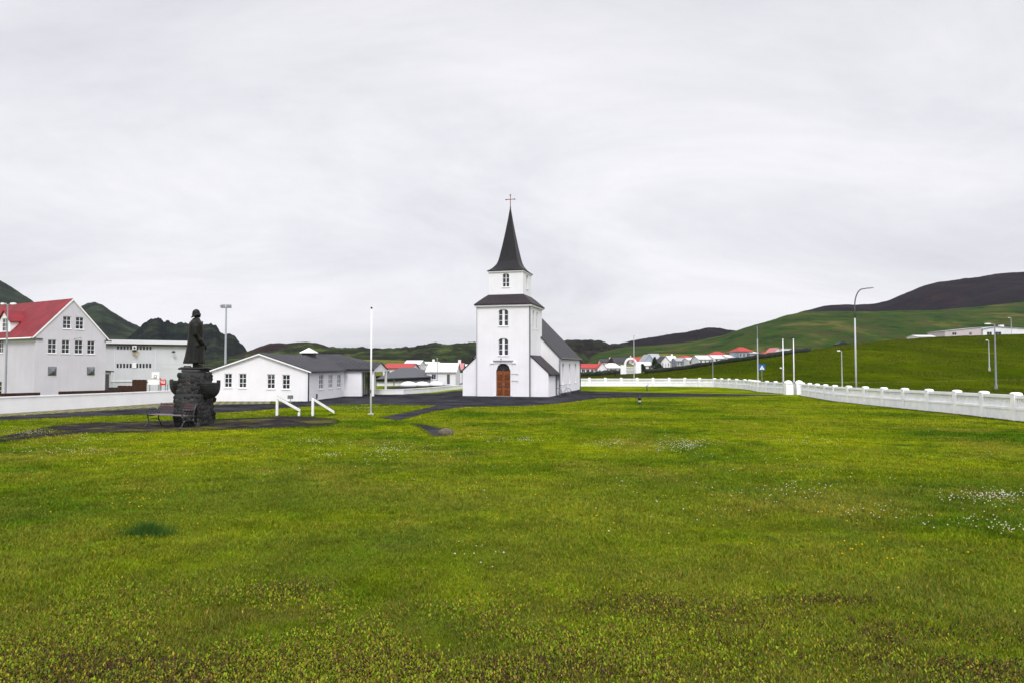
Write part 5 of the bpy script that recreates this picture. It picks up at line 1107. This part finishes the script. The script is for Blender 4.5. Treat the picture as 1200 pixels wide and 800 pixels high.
# ------------------------------------------------------------------ town houses
rw = {'white': mat('house_white', (.72, .72, .74), .8, .08, 1), 'grey': mat('house_grey', (.38, .40, .43), .8, .1, 1), 'cream': mat('house_cream', (.62, .56, .50), .8, .1, 1), 'blue': mat('house_bluegrey', (.30, .36, .42), .8, .1, 1), 'pink': mat('house_pinkish', (.50, .44, .44), .8, .1, 1)}
rf = {'red': redroof2, 'pink': pinkroof, 'grey': mat('roof_grey', (.30, .31, .33), .7, .15, 1), 'dark': darkroof, 'white': mat('roof_pale', (.62, .62, .63), .7, .1, 1), 'black': black}
HG = 'small town houses in the distance'
def house(label, px0, px1, py_e, py_r, Y, wall='white', roof='red', dep=8, ang=0, ridge='x', wins=2, chim=True, door=True, zfoot=None, group=HG, name='town_house', hip=False):
    xa, xb = (px0-600)/F*Y, (px1-600)/F*Y; w_ = (xb-xa)/max(.6, math.cos(ang)); c = (xa+xb)/2; z0 = Hs(c, Y); he = CAMZ+(HOR-py_e)/F*Y-z0; hr = CAMZ+(HOR-py_r)/F*Y-z0
    if he < 1.2: z0 -= (2.2-he); hr += 2.2-he; he = 2.2
    t_ = thing(name, label, 'house', (c, Y, z0), ang, group); mb = MB(); h = w_/2
    wl = []
    ww = min(1.1, w_*.16); wz0 = he*.42 if he < 3.2 else he-1.75; wz1 = wz0+min(1.15, he*.42)
    slots = wins+(1 if door else 0)
    ops = []; 
    for i in range(slots):
        cx_ = w_*(i+.5)/slots; ops.append((cx_-ww/2, cx_+ww/2, wz0, wz1))
    dop = None
    if door: dop = ops.pop(slots//2); dop = (dop[0]+.05, dop[1]-.05, .1, min(2.1, he*.85))
    if he > 4.6: ops += [(a, b, z0_-2.6, z1_-2.6) for a, b, z0_, z1_ in ops]
    front = ((-h, 0), (h, 0)); top = he if ridge == 'x' or hip else [(0, he), (h, hr), (w_, he)]
    wall_mesh(mb, *front, -2, top, ops+([dop] if dop else []), .12)
    if ridge == 'x' and not hip:
        wall_mesh(mb, (h, 0), (h, dep), -2, [(0, he), (dep/2, hr), (dep, he)]); wall_mesh(mb, (-h, dep), (-h, 0), -2, [(0, he), (dep/2, hr), (dep, he)]); wall_mesh(mb, (h, dep), (-h, dep), -2, he)
    else:
        wall_mesh(mb, (h, 0), (h, dep), -2, he); wall_mesh(mb, (-h, dep), (-h, 0), -2, he); wall_mesh(mb, (h, dep), (-h, dep), -2, top if ridge == 'y' else he)
    mb.build('wall', rw[wall], t_)
    for o in ops: add_window(t_, *front, o, 2, 1, .06, .07)
    if dop: add_window(t_, *front, dop, 1, 1, .06, .08, name='door', gmat=pipe, sill=False)
    mb = MB()
    if hip:
        o_ = .3; zr_ = max(hr, he+.3); mid = dep/2; cut = min(h*.7, mid)
        mb.loft([[(-h-o_, -o_, he), (h+o_, -o_, he), (h+o_, dep+o_, he), (-h-o_, dep+o_, he)], [(-h-o_, -o_, he+.1), (h+o_, -o_, he+.1), (h+o_, dep+o_, he+.1), (-h-o_, dep+o_, he+.1)], [(-h+cut, mid-.05, zr_), (h-cut, mid-.05, zr_), (h-cut, mid+.05, zr_), (-h+cut, mid+.05, zr_)]])
    else: ridge_roof(mb, -h, h, 0, dep, he, hr, ridge, .3, .2, .1)
    ro_ = mb.build('roof', rf[roof], t_)
    if chim: MB().box(h*.3, h*.3+.5, dep/2-.25, dep/2+.3, hr-.5, hr+.7).build('chimney', rw['white'], ro_)
    return t_
# left of the church
house('white house with pale grey roof and dark window behind the low wall', 500, 534, 435.2, 425.5, 104, 'white', 'white', 9, 0, 'x', 1, False)
house('white house with faded pink roof close left of the church', 523, 541, 432.5, 425.6, 122, 'white', 'pink', 9, 0, 'x', 1, True)
house('white house with bright red roof behind the dark-roofed hall', 449, 482, 431.2, 425.8, 120, 'white', 'red', 10, 0, 'x', 2, False)
house('large white house with white roof behind the red roof', 474, 492, 426.5, 422.2, 150, 'white', 'white', 9, 0, 'x', 2, False)
house('low white flat house with chimney above the pale grey roof', 490, 512, 426.3, 424, 160, 'white', 'white', 9, 0, 'x', 2, True)
house('pale grey house directly left of the church nave', 536, 549, 430, 427, 140, 'grey', 'white', 9, 0, 'x', 1, False)
# dark hip-roofed hall
hx0, hx1, hy = (440-600)/F*100, (504-600)/F*102, 100
t_ = thing('dark_roofed_hall', 'low hall with broad dark grey hipped roof and black fascia beside the porch', 'building', (0, 0, 0))
zt = at(0, 430.3, 110).z; zf = at(0, 444.2, 101).z
A_ = (hx0, 100.5); B_ = (hx1, 103); Cc = (hx1+1, 121); Dd = (hx0, 121)
MB().loft([[(*A_, zf), (*B_, zf+.3), (*Cc, zf+.2), (*Dd, zf)], [(*A_, zf+.12), (*B_, zf+.42), (*Cc, zf+.32), (*Dd, zf+.12)], [(hx0+2, 110.5, zt), (hx0+4.2, 110.8, zt), (hx0+4.2, 111.2, zt), (hx0+2, 111.2, zt)]]).build('roof', mat('flat_dark_roof', (.060, .062, .070), .6, .15, 1), t_)
MB().loft([[(hx0, 100.7, zf-.30), (hx1-.2, 103.2, zf-.20), (hx1+.8, 120.8, zf-.2), (hx0, 120.8, zf-.30)], [(hx0, 100.7, zf-.004), (hx1-.2, 103.2, zf+.29), (hx1+.8, 120.8, zf+.1), (hx0, 120.8, zf-.004)]]).build('fascia', black, t_)
MB().loft([[(hx0, 101, -2.2), (hx1-.4, 103.5, -2.2), (hx1, 120.5, -2.2), (hx0, 120.5, -2.2)], [(hx0, 101, zf-.303), (hx1-.4, 103.5, zf-.203), (hx1, 120.5, zf-.203), (hx0, 120.5, zf-.303)]]).build('wall', rw['white'], t_)
MB().tube([((462-600)/F*100.5, 100.4, -1.3), ((462-600)/F*100.5, 100.4, zf)], .07, 8).build('downpipe', pipe, t_)
wall_run('low_white_wall', 'low white wall running from the hall porch towards the church', [gl(440, 461.7), gl(472, 461.6), gl(504, 459.2), gl(545, 454.4)], .44, .2, wallwhite, wallwhite)
for px, Y, w_, lab in ((479, 99.6, 1.15, 'left'), (495, 101.3, 1.05, 'middle'), (511, 103, 1.05, 'right')):
    p = foot(px, Y); tag(MB().blob((p.x, p.y, p.z+.12), w_, 3, .03, (1.05, .5, .50)).build('white_boulder', rw['white'], None, True), lab+'most of three low rounded white shapes before the dark-roofed hall' if lab != 'middle' else 'middle one of three low rounded white shapes before the dark-roofed hall', 'boulder', 'rounded white shapes by the side street')
p = foot(512.5, 103); t_ = thing('mast', 'thin dark mast before the white house left of the church', 'mast', p); MB().tube([(0, 0, -.2), (0, 0, at(0, 419, 103).z-p.z)], .06, 6).build('pole', galv, t_); MB().box(-.15, .15, -.05, .05, at(0, 419, 103).z-p.z-.1, at(0, 419, 103).z-p.z).build('head', galv, t_)
# right of the church
house('long red-roofed white house right of the church nave', 681, 707, 430.8, 426.2, 205, 'white', 'red', 8, 0, 'x', 4, False)
house('white gabled end of the red-roofed house near the hedge', 700, 711.5, 431.5, 425, 200, 'white', 'red', 6, 0, 'y', 2, False, False)
house('dark brown and grey house behind the red roof', 704, 722, 424, 420.5, 250, 'cream', 'dark', 8, 0, 'x', 2, True)
house('white-roofed house left of the cemetery arch', 708, 729, 431, 425, 215, 'cream', 'white', 8, 0, 'x', 3, False, hip=True)
house('dark grey long house behind the cemetery arch', 717, 742, 424.5, 418.5, 260, 'blue', 'dark', 10, 0, 'x', 3, False)
house('red-roofed house just right of the cemetery arch', 741, 755, 423.2, 418.6, 250, 'white', 'red', 8, 0, 'x', 2, False)
house('grey gabled house with blue-grey walls', 754, 768, 424, 415, 215, 'blue', 'grey', 9, 0, 'y', 2, False)
house('grey house with white-topped annex', 763, 774, 420, 414.2, 225, 'grey', 'grey', 8, 0, 'x', 1, False)
house('white low house under a dark tree', 748, 764, 427.6, 424, 208, 'white', 'white', 7, 0, 'x', 2, False)
house('white house with steep dark gable', 775, 785, 423, 417.3, 205, 'white', 'dark', 8, 0, 'y', 2, False)
house('white house with pale roof and white chimney', 782, 794, 422.5, 417, 212, 'white', 'white', 8, 0, 'x', 2, True)
house('low grey and white bungalow between two gables', 793, 807, 422.8, 419.3, 206, 'grey', 'grey', 8, 0, 'x', 3, False)
house('small red-roofed white house on the far slope', 800, 813, 419.5, 416.2, 240, 'white', 'red', 8, 0, 'x', 2, False, hip=True)
house('long low white house right of the small red roof', 807, 822, 421.5, 419, 200, 'white', 'white', 7, 0, 'x', 3, False)
house('white house with curved-looking pale gable', 819, 834, 420.5, 416.3, 192, 'white', 'white', 8, 0, 'x', 2, False)
house('white house with a pair of faded red hipped roofs', 836, 853, 416.2, 411.3, 215, 'white', 'red', 8, 0, 'x', 2, False, hip=True)
house('white gabled house in front of the faded red hips', 837, 854, 419.5, 416, 190, 'white', 'white', 8, 0, 'x', 2, False)
house('low pale flat house beside the blue-grey villa', 853, 866, 418.5, 415.7, 188, 'white', 'white', 8, 0, 'x', 2, False)
house('blue-grey villa with tall orange-red pyramid roof', 866, 882, 411.8, 406, 185, 'blue', 'red', 8, 0, 'x', 3, False, hip=True)
house('pale annex right of the blue-grey villa', 879, 889, 413.6, 412.2, 184, 'grey', 'white', 8, 0, 'x', 2, False)
house('tiny red-roofed shed left of the pink gable', 896, 905, 414.5, 412.8, 178, 'white', 'red', 5, 0, 'x', 1, False)
house('small house with pinkish red gable behind the flagpoles', 907, 917, 412.3, 407.3, 180, 'white', 'pink', 6, 0, 'y', 1, False, False)
house('grey-roofed low house at the top of the hedge', 918, 941, 412.6, 408.6, 185, 'cream', 'grey', 7, 0, 'x', 3, False)
# hilltop building at the right
hp = foot(1107.5, 216); t_ = thing('hilltop_building', 'long low building on the hill crest, pinkish at left and white at right', 'building', (hp.x, 216, hp.z)); kz = lambda py: CAMZ+(HOR-py)/F*216-hp.z; kx = lambda px: (px-1107.5)/F*216
mb = MB(); P0, P1 = (0, 0), (kx(1151), 0); op1 = [(kx(a), kx(b), kz(393), kz(389.3)) for a, b in ((1116, 1121.5), (1136, 1139.3))]
wall_mesh(mb, P0, P1, -2, [(0, kz(388)), (kx(1151), kz(383.4))], op1); wall_mesh(mb, (0, 9), (0, 0), -2, kz(388)); wall_mesh(mb, (kx(1151), 9), (0, 9), -2, kz(388)); mb.build('pink_wall', rw['pink'], t_)
for o in op1: add_window(t_, P0, P1, o, 2, 1, .06, .07)
P2 = (kx(1151)+.01, -.3); P3 = (kx(1225), -.3); l0 = kx(1151)
op2 = [(kx(a)-l0, kx(b)-l0, kz(392.8), kz(388.8)) for a, b in ((1156, 1162), (1165.5, 1173))]
mb = MB(); wall_mesh(mb, P2, P3, -2, [(0, kz(385.6)), (kx(1166)-l0, kz(382.8)), (kx(1225)-l0, kz(386.5))], op2); wall_mesh(mb, P3, (P3[0], 10), -2, kz(386.5)); wall_mesh(mb, (P3[0], 10), (P2[0], 10), -2, kz(385.6)); mb.build('white_wall', rw['white'], t_)
for o in op2: add_window(t_, P2, P3, o, 2, 1, .06, .07)
MB().slab([(-.2, -.2, kz(387.8)), (kx(1151)-.02, -.2, kz(383.1)), (kx(1151)-.02, 9.2, kz(383.1)), (-.2, 9.2, kz(387.8))], .12).build('roof', rf['grey'], t_)
mb = MB(); mb.slab([(l0-.1, -.6, kz(385.3)), (kx(1166), -.6, kz(382.4)), (kx(1166), 10.2, kz(382.4)), (l0-.1, 10.2, kz(385.3))], .14); mb.slab([(kx(1166)+.002, -.6, kz(382.4)), (kx(1226), -.6, kz(386.1)), (kx(1226), 10.2, kz(386.1)), (kx(1166)+.002, 10.2, kz(382.4))], .14); mb.build('roof', rf['grey'], t_)
MB().box(kx(1178), kx(1182.5), 2, 3, kz(384.5), kz(380.3)).build('roof_vent', rw['white'], t_)
house('low pale shed roof showing left of the hilltop building', 1076, 1097, 394.6, 392.6, 214, 'white', 'white', 6, 0, 'x', 3, False, group=None, name='shed')
# parked car on the crest
def car(label, px, Y, m, rz, group=None):
    p = foot(px, Y); t_ = thing('parked_car', label, 'car', p, rz, group)
    prof = [(-2.1, .35), (-2.15, .7), (-1.9, .92), (-1.45, 1.0), (-1.0, 1.42), (.35, 1.45), (1.0, 1.0), (1.9, .88), (2.12, .65), (2.1, .35)]
    mb = MB(); rings = []
    for y, sx2 in ((-.85, .96), (-.80, 1), (.80, 1), (.85, .96)): rings.append([(x*sx2, y, z if abs(y) < .82 else (z if z < 1 else z-.05)) for x, z in prof])
    mb.loft(rings).build('body', m, t_, bevel=.03)
    MB().slab([(-1.28, -.856, 1.02), (.8, -.856, 1.02), (.28, -.83, 1.36), (-.92, -.83, 1.36)], .01, up=(0, -1, 0)).build('side_window', glass, t_); MB().slab([(-1.28, .856, 1.02), (.8, .856, 1.02), (.28, .83, 1.36), (-.92, .83, 1.36)][::-1], .01, up=(0, 1, 0)).build('side_window', glass, t_)
    for x in (-1.3, 1.3):
        for y in (-.8, .8): MB().tube([(x, y-.1, .32), (x, y+.1, .32)], .32, 16).build('wheel', black, t_)
    return t_
car('dark car parked on the grassy crest left of the hilltop building', 987, 188, black, math.radians(10))
# two dark conifers among the houses
def tree(label, px, Y, h, w_, m, seed):
    p = foot(px, Y); t_ = thing('tree', label, 'tree', p, group='trees among the town houses'); MB().tube([(0, 0, -.3), (.03, 0, h*.5), (0, .02, h*.95)], [.16, .1, .03], 7).build('trunk', mat('bark', (.05, .035, .025), .9), t_)
    rs = np.random.default_rng(seed); n = 900; z = rs.random(n)**.8; rr_ = (1-z)**.7*w_*(.55+.5*rs.random(n)); a = rs.random(n)*2*PI; c = np.stack([rr_*np.cos(a), rr_*np.sin(a), h*(.12+.88*z)], 1); s = .16
    d = rs.normal(size=(n, 3, 3))*s; V = (c[:, None, :]+d).reshape(-1, 3); o = npmesh('crown', V, None, np.arange(n*3).reshape(-1, 3), m=m); o.parent = t_
    return t_
leafd = mat('leaf_dark', (.02, .04, .015), .8, .5, 2); leafb = mat('leaf_brownish', (.07, .045, .03), .8, .5, 2)
tree('dark green tree beside the grey gabled house', 767, 203, 4.2, 1.5, leafd, 1); tree('low dark bush tree before the white gables', 772, 200, 2.2, 1.9, leafd, 2); tree('reddish brown tree behind the white-roofed house', 716, 232, 5.2, 2.2, leafb, 3); tree('small dark tree right of the cemetery arch', 752.5, 196, 2.4, 1.2, leafd, 4)

# ------------------------------------------------------------------ grass, leaves and flowers
def inside(poly, x, y):
    r = np.zeros(len(x), bool); n = len(poly); j = n-1
    for i in range(n):
        xi, yi = poly[i]; xj, yj = poly[j]
        c = ((yi > y) != (yj > y)) & (x < (xj-xi)*(y-yi)/(yj-yi+1e-12)+xi); r ^= c; j = i
    return r
def free(x, y):
    k = np.ones(len(x), bool)
    for A_ in AREAS:
        if A_[:, 1].min() < 90: k &= ~inside(A_, x, y)
    return k
def scatter(n, y0, y1, p, wide=.80):      # density per square metre ~ y**-p
    q = 2-p; u_ = rng.random(n); y = ((y1**q-y0**q)*u_+y0**q)**(1/q) if abs(q) > 1e-6 else y0*(y1/y0)**u_
    x = (rng.random(n)*2-1)*(wide*y+.4); return x, y
def blades(name, n, y0, y1, p, hmin, hmax, wmin, wpx, seed):
    x, y = scatter(n, y0, y1, p); k = free(x, y); k &= (rng.random(len(x)) < (np.clip((16-y)/6, 0, 1) if y0 < 5 else np.clip((y-8)/6, 0, 1)))&(mound(x, y) < .5); x, y = x[k], y[k]; n = len(x); z = H(x, y)
    cl_ = np.clip(.5+1.6*fbm(x/.22, y/.22, 3, seed), 0, 1.2); big = np.clip(.75+.9*fbm(x/1.3, y/1.3, 3, seed+5), .4, 1.3)
    h = (hmin+(hmax-hmin)*rng.random(n))*(.45+.75*cl_)*big; w_ = np.maximum(wmin, wpx*y/683)*(.7+.6*rng.random(n)); a = rng.random(n)*2*PI; la = rng.random(n)*2*PI; ln = h*(.25+.75*rng.random(n))
    dx, dy = np.cos(a)*w_/2, np.sin(a)*w_/2; lx, ly = np.cos(la)*ln, np.sin(la)*ln
    V = np.empty((n, 5, 3)); V[:, 0] = np.stack([x-dx, y-dy, z-.005], 1); V[:, 1] = np.stack([x+dx, y+dy, z-.005], 1)
    V[:, 2] = np.stack([x+dx*.8+lx*.35, y+dy*.8+ly*.35, z+h*.6], 1); V[:, 3] = np.stack([x-dx*.8+lx*.35, y-dy*.8+ly*.35, z+h*.6], 1); V[:, 4] = np.stack([x+lx, y+ly, z+h], 1)
    b = np.arange(n)[:, None]*5; q4 = b+np.array([[0, 1, 2, 3]]); q3 = b+np.array([[3, 2, 4]])
    v = .75+.75*rng.random(n); t = np.stack([v*(.85+.35*rng.random(n)), v*1.08, v*(.8+.6*rng.random(n))], 1)
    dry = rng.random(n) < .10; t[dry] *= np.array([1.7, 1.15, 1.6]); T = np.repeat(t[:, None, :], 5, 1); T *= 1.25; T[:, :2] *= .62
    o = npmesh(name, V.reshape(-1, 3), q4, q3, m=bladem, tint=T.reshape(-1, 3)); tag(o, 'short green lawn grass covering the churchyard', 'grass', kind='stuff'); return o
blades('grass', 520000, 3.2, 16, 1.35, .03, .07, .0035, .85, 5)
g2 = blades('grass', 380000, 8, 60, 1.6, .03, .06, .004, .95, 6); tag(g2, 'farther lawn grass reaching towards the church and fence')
# longer grass left standing where the mower cannot reach: along edges, fence, walls and posts
def rough_grass(n):
    y = 70+140*rng.random(n)**.8; x = y*(.05+.85*rng.random(n)); k = (mound(x, y) > .9)&free(x, y); x, y = x[k], y[k]; n = len(x); z = H(x, y)
    cl_ = np.clip(.6+2.2*fbm(x/3.5, y/3.5, 4, 61), .1, 1.5); h = (.05+.16*rng.random(n))*cl_; w_ = (.08+.14*rng.random(n))*y/110; a = rng.random(n)*2*PI; la = rng.random(n)*2*PI; l_ = h*.6
    V = np.stack([np.stack([x-np.cos(a)*w_/2, y-np.sin(a)*w_/2, z-.02], 1), np.stack([x+np.cos(a)*w_/2, y+np.sin(a)*w_/2, z-.02], 1), np.stack([x+np.cos(la)*l_, y+np.sin(la)*l_, z+h], 1)], 1).reshape(-1, 3)
    v = (1.0+.5*rng.random(n))*(1+.5*fbm(x/16, y/30, 4, 77)); cc = np.stack([.050*v*(.9+.4*rng.random(n)), .070*v, .0022*v], 1); T = np.repeat(cc[:, None, :], 3, 1).reshape(-1, 3)
    return tag(npmesh('rough_grass', V, None, np.arange(n*3).reshape(-1, 3), m=tintm, tint=T), 'rough tufted grass on the slope beyond the white fence', 'grass', kind='stuff')
rough_grass(260000)
def edge_grass():
    xs, ys = [], []
    def line(a, b, dens, wd):
        l_ = math.hypot(b[0]-a[0], b[1]-a[1]); n = int(l_*dens); t_ = rng.random(n); nx_, ny_ = -(b[1]-a[1])/max(l_, .01), (b[0]-a[0])/max(l_, .01); o = rng.normal(0, wd, n)
        xs.append(a[0]+(b[0]-a[0])*t_+nx_*o); ys.append(a[1]+(b[1]-a[1])*t_+ny_*o)
    for a, b in zip(nearF[:-1], nearF[1:]): line((a[0]-.16, a[1]), (b[0]-.16, b[1]), 260, .05)
    for a, b in zip(farF[:-1], farF[1:]): line((a[0]-.1, a[1]-.2), (b[0]-.1, b[1]-.2), 70, .08)
    for A_ in AREAS:
        for a, b in zip(A_, np.roll(A_, -1, 0)):
            m_ = (a[1]+b[1])/2
            if m_ < 70 and abs(a[0]) < 60: line(a, b, 1500/m_, .04)
    for px, py in ((434.5, 485.6), (324.6, 487.2), (350.4, 487.6), (366.4, 487.2), (390.5, 485.8), (749.5, 473.3)):
        q = ground(px, py); n = 160; a = rng.random(n)*2*PI; r_ = .10+np.abs(rng.normal(0, .06, n)); xs.append(q.x+r_*np.cos(a)); ys.append(q.y+r_*np.sin(a))
    x = np.concatenate(xs); y = np.concatenate(ys); n = len(x); z = H(x, y); h = (.03+.05*rng.random(n))*np.clip(28/y, .3, 1); w_ = np.maximum(.005, .8*y/683); a = rng.random(n)*2*PI; la = rng.random(n)*2*PI; l_ = h*.5
    V = np.stack([np.stack([x-np.cos(a)*w_/2, y-np.sin(a)*w_/2, z], 1), np.stack([x+np.cos(a)*w_/2, y+np.sin(a)*w_/2, z], 1), np.stack([x+np.cos(la)*l_, y+np.sin(la)*l_, z+h], 1)], 1).reshape(-1, 3)
    v = .6+.6*rng.random(n); T = np.repeat(np.stack([v, v, v], 1)[:, None, :], 3, 1).reshape(-1, 3)
    return tag(npmesh('edge_grass', V, None, np.arange(n*3).reshape(-1, 3), m=bladem, tint=T), 'longer grass along path edges, fence foot and posts', 'grass', kind='stuff')
edge_grass()
# broad-leaved weeds in the thin turf near the camera
def leaves(n, y0, y1, p, seedn, cols, size, lo, hi, name, label, place=lambda x, y: 1):
    x, y = scatter(n, y0, y1, p); m_ = fbm(x/.8, y/.8, 5, seedn, .62)-.10*np.clip((y-y0)/(y1-y0), 0, 1)**2; k = rng.random(n) < np.clip((m_-lo)/(hi-lo), 0, 1)*np.clip((y1-y)/(y1-y0)*1.6, 0, 1)*place(x, y); x, y = x[k], y[k]; n = len(x); z = H(x, y)
    a = rng.random(n)*2*PI; s = size*(.5+.9*rng.random(n)); tl = .5+.9*rng.random(n); el_ = .005+rng.random(n)*.022
    d = np.stack([np.cos(a)*np.cos(tl), np.sin(a)*np.cos(tl), np.sin(tl)], 1); q = np.stack([-np.sin(a), np.cos(a), 0*a], 1); c = np.stack([x, y, z+el_], 1)
    V = np.empty((n, 6, 3)); s_ = s[:, None]; up = np.array([0, 0, 1.])
    V[:, 0] = c; V[:, 1] = c+d*s_*.35+q*s_*.2; V[:, 2] = c+d*s_*.8+q*s_*.15; V[:, 3] = c+d*s_-up*s_*.12; V[:, 4] = c+d*s_*.8-q*s_*.15; V[:, 5] = c+d*s_*.35-q*s_*.2
    b = np.arange(n)[:, None]*6; f = np.concatenate([b+np.array([[0, 1, 2, 5]]), b+np.array([[5, 2, 3, 4]])])
    ci = (rng.random(n)*len(cols)).astype(int); cc = np.array(cols)[ci]*(.6+.8*rng.random(n))[:, None]
    o = npmesh(name, V.reshape(-1, 3), f, None, m=tintm, tint=np.repeat(cc[:, None, :], 6, 1).reshape(-1, 3)); return tag(o, label, 'ground cover', kind='stuff')
def weedy(x, y):      # thick in the left and middle foreground, thinning out to the right and away
    u = x/y; return np.clip((6.6-y-np.clip(u-.05, 0, 1)*3.2+1.2*fbm(x/1.1, y/1.1, 3, 5))/1.8, 0.005, 1)
def patches(x, y):    # the reddish patches
    r = np.zeros_like(x)
    for px, py, a, b in ((840, 735, .75, .35), (760, 712, .5, .25), (930, 770, .5, .25), (60, 790, 1.0, .3), (240, 795, .7, .25), (430, 785, .6, .2), (1090, 745, .7, .25), (1150, 790, .4, .2), (960, 705, .5, .15), (620, 790, .5, .2), (330, 690, .3, .2)):
        q = ground(px, py); r = np.maximum(r, np.exp(-((x-q.x)/a)**2-((y-q.y)/b)**2))
    return r+.015
leaves(620000, 3.2, 8.0, 2.2, 71, [(.16, .24, .009), (.22, .28, .012), (.10, .17, .006), (.24, .22, .015), (.12, .060, .032), (.18, .15, .02)], .021, -.12, .22, 'weed_leaves', 'bright yellow-green weed leaves in the thin foreground turf', weedy)
leaves(420000, 3.2, 9.0, 2.2, 93, [(.055, .024, .024), (.035, .018, .018), (.09, .046, .024), (.11, .16, .012), (.28, .23, .02)], .019, -.25, .12, 'sorrel_leaves', 'reddish brown sorrel leaves in patches of the foreground', patches)
# clover and buttercup flowers
def flowers(spots, name, label, col, size, stalk):
    V, Fc, T = [], [], []; base_v = np.array([(1, 0, 0), (-1, 0, 0), (0, 1, 0), (0, -1, 0), (0, 0, 1), (0, 0, -1)], float); bf = [(0, 2, 4), (2, 1, 4), (1, 3, 4), (3, 0, 4), (2, 0, 5), (1, 2, 5), (3, 1, 5), (0, 3, 5)]
    for x0, x1, y0, y1, n in spots:
        px = rng.normal((x0+x1)/2, (x1-x0)/4, n); py = rng.normal((y0+y1)/2, (y1-y0)/4, n); k = py > 468; X_, Y_ = ground_vec(px[k], py[k]); k = free(X_, Y_); X_, Y_ = X_[k], Y_[k]; Z_ = H(X_, Y_)
        for x_, y_, z_ in zip(X_, Y_, Z_):
            s = size*random.uniform(.7, 1.3)*(1+y_*.012); c = np.array([x_, y_, z_+stalk*random.uniform(.6, 1.2)]); o = len(V)
            V += [c+b*s*np.array([1, 1, .75]) for b in base_v]; Fc += [tuple(j+o for j in f) for f in bf]; v = random.uniform(.75, 1.1); T += [np.array(col)*v]*6
    o = npmesh(name, np.array(V), None, np.array(Fc), m=tintm, tint=np.array(T)); return tag(o, label, 'flowers', kind='stuff')
flowers([(0, 60, 500, 512, 60), (0, 70, 503, 514, 60), (60, 120, 481, 489, 60), (40, 160, 508, 520, 60), (20, 150, 522, 536, 90), (340, 400, 514, 522, 60), (380, 398, 530, 538, 25), (400, 520, 512, 540, 90), (425, 480, 520, 540, 50), (540, 640, 511, 520, 50), (600, 630, 513, 519, 35), (680, 750, 515, 526, 60), (760, 845, 511, 531, 170), (770, 830, 518, 528, 90), (900, 1000, 512, 524, 45), (880, 980, 560, 590, 45), (985, 1060, 590, 615, 25), (1100, 1210, 575, 592, 120), (1140, 1200, 578, 588, 70), (1160, 1200, 610, 632, 30), (1060, 1180, 600, 622, 30), (0, 600, 500, 560, 120), (600, 1200, 500, 620, 140), (380, 460, 472, 482, 90), (500, 600, 635, 660, 10), (0, 400, 490, 500, 40)], 'clover_flowers', 'white clover blossoms dotted over the lawn in loose patches', (.66, .64, .52), .0095, .05)
flowers([(150, 210, 510, 532, 40), (130, 210, 570, 600, 26), (200, 400, 500, 560, 50), (950, 1080, 535, 575, 30), (1120, 1140, 515, 524, 18), (850, 1150, 610, 700, 26), (0, 300, 540, 650, 24), (400, 1200, 500, 650, 90), (420, 600, 540, 580, 16)], 'yellow_flowers', 'small yellow buttercups scattered through the lawn', (.72, .48, .015), .0095, .05)
# darker tuft in the lawn
q = ground(174, 626); n = 1300; r_ = np.abs(rng.normal(0, .14, n)); a = rng.random(n)*2*PI; x = q.x+r_*np.cos(a)*1.25; y = q.y+r_*np.sin(a)*.8; z = H(x, y); h = .10*(.5+rng.random(n))*np.exp(-(r_/.3)**2)+.03; w_ = .005+0*x; la = rng.random(n)*2*PI; l_ = h*.5
V = np.stack([np.stack([x-w_/2, y, z], 1), np.stack([x+w_/2, y, z], 1), np.stack([x+np.cos(la)*l_, y+np.sin(la)*l_, z+h], 1)], 1).reshape(-1, 3)
v = .7+.6*rng.random(n); T = np.repeat((np.array([.042, .095, .014])[None]*v[:, None])[:, None, :], 3, 1).reshape(-1, 3)
tag(npmesh('grass_tuft', V, None, np.arange(n*3).reshape(-1, 3), m=tintm, tint=T), 'dark green tuft of longer grass in the left foreground', 'grass tuft')
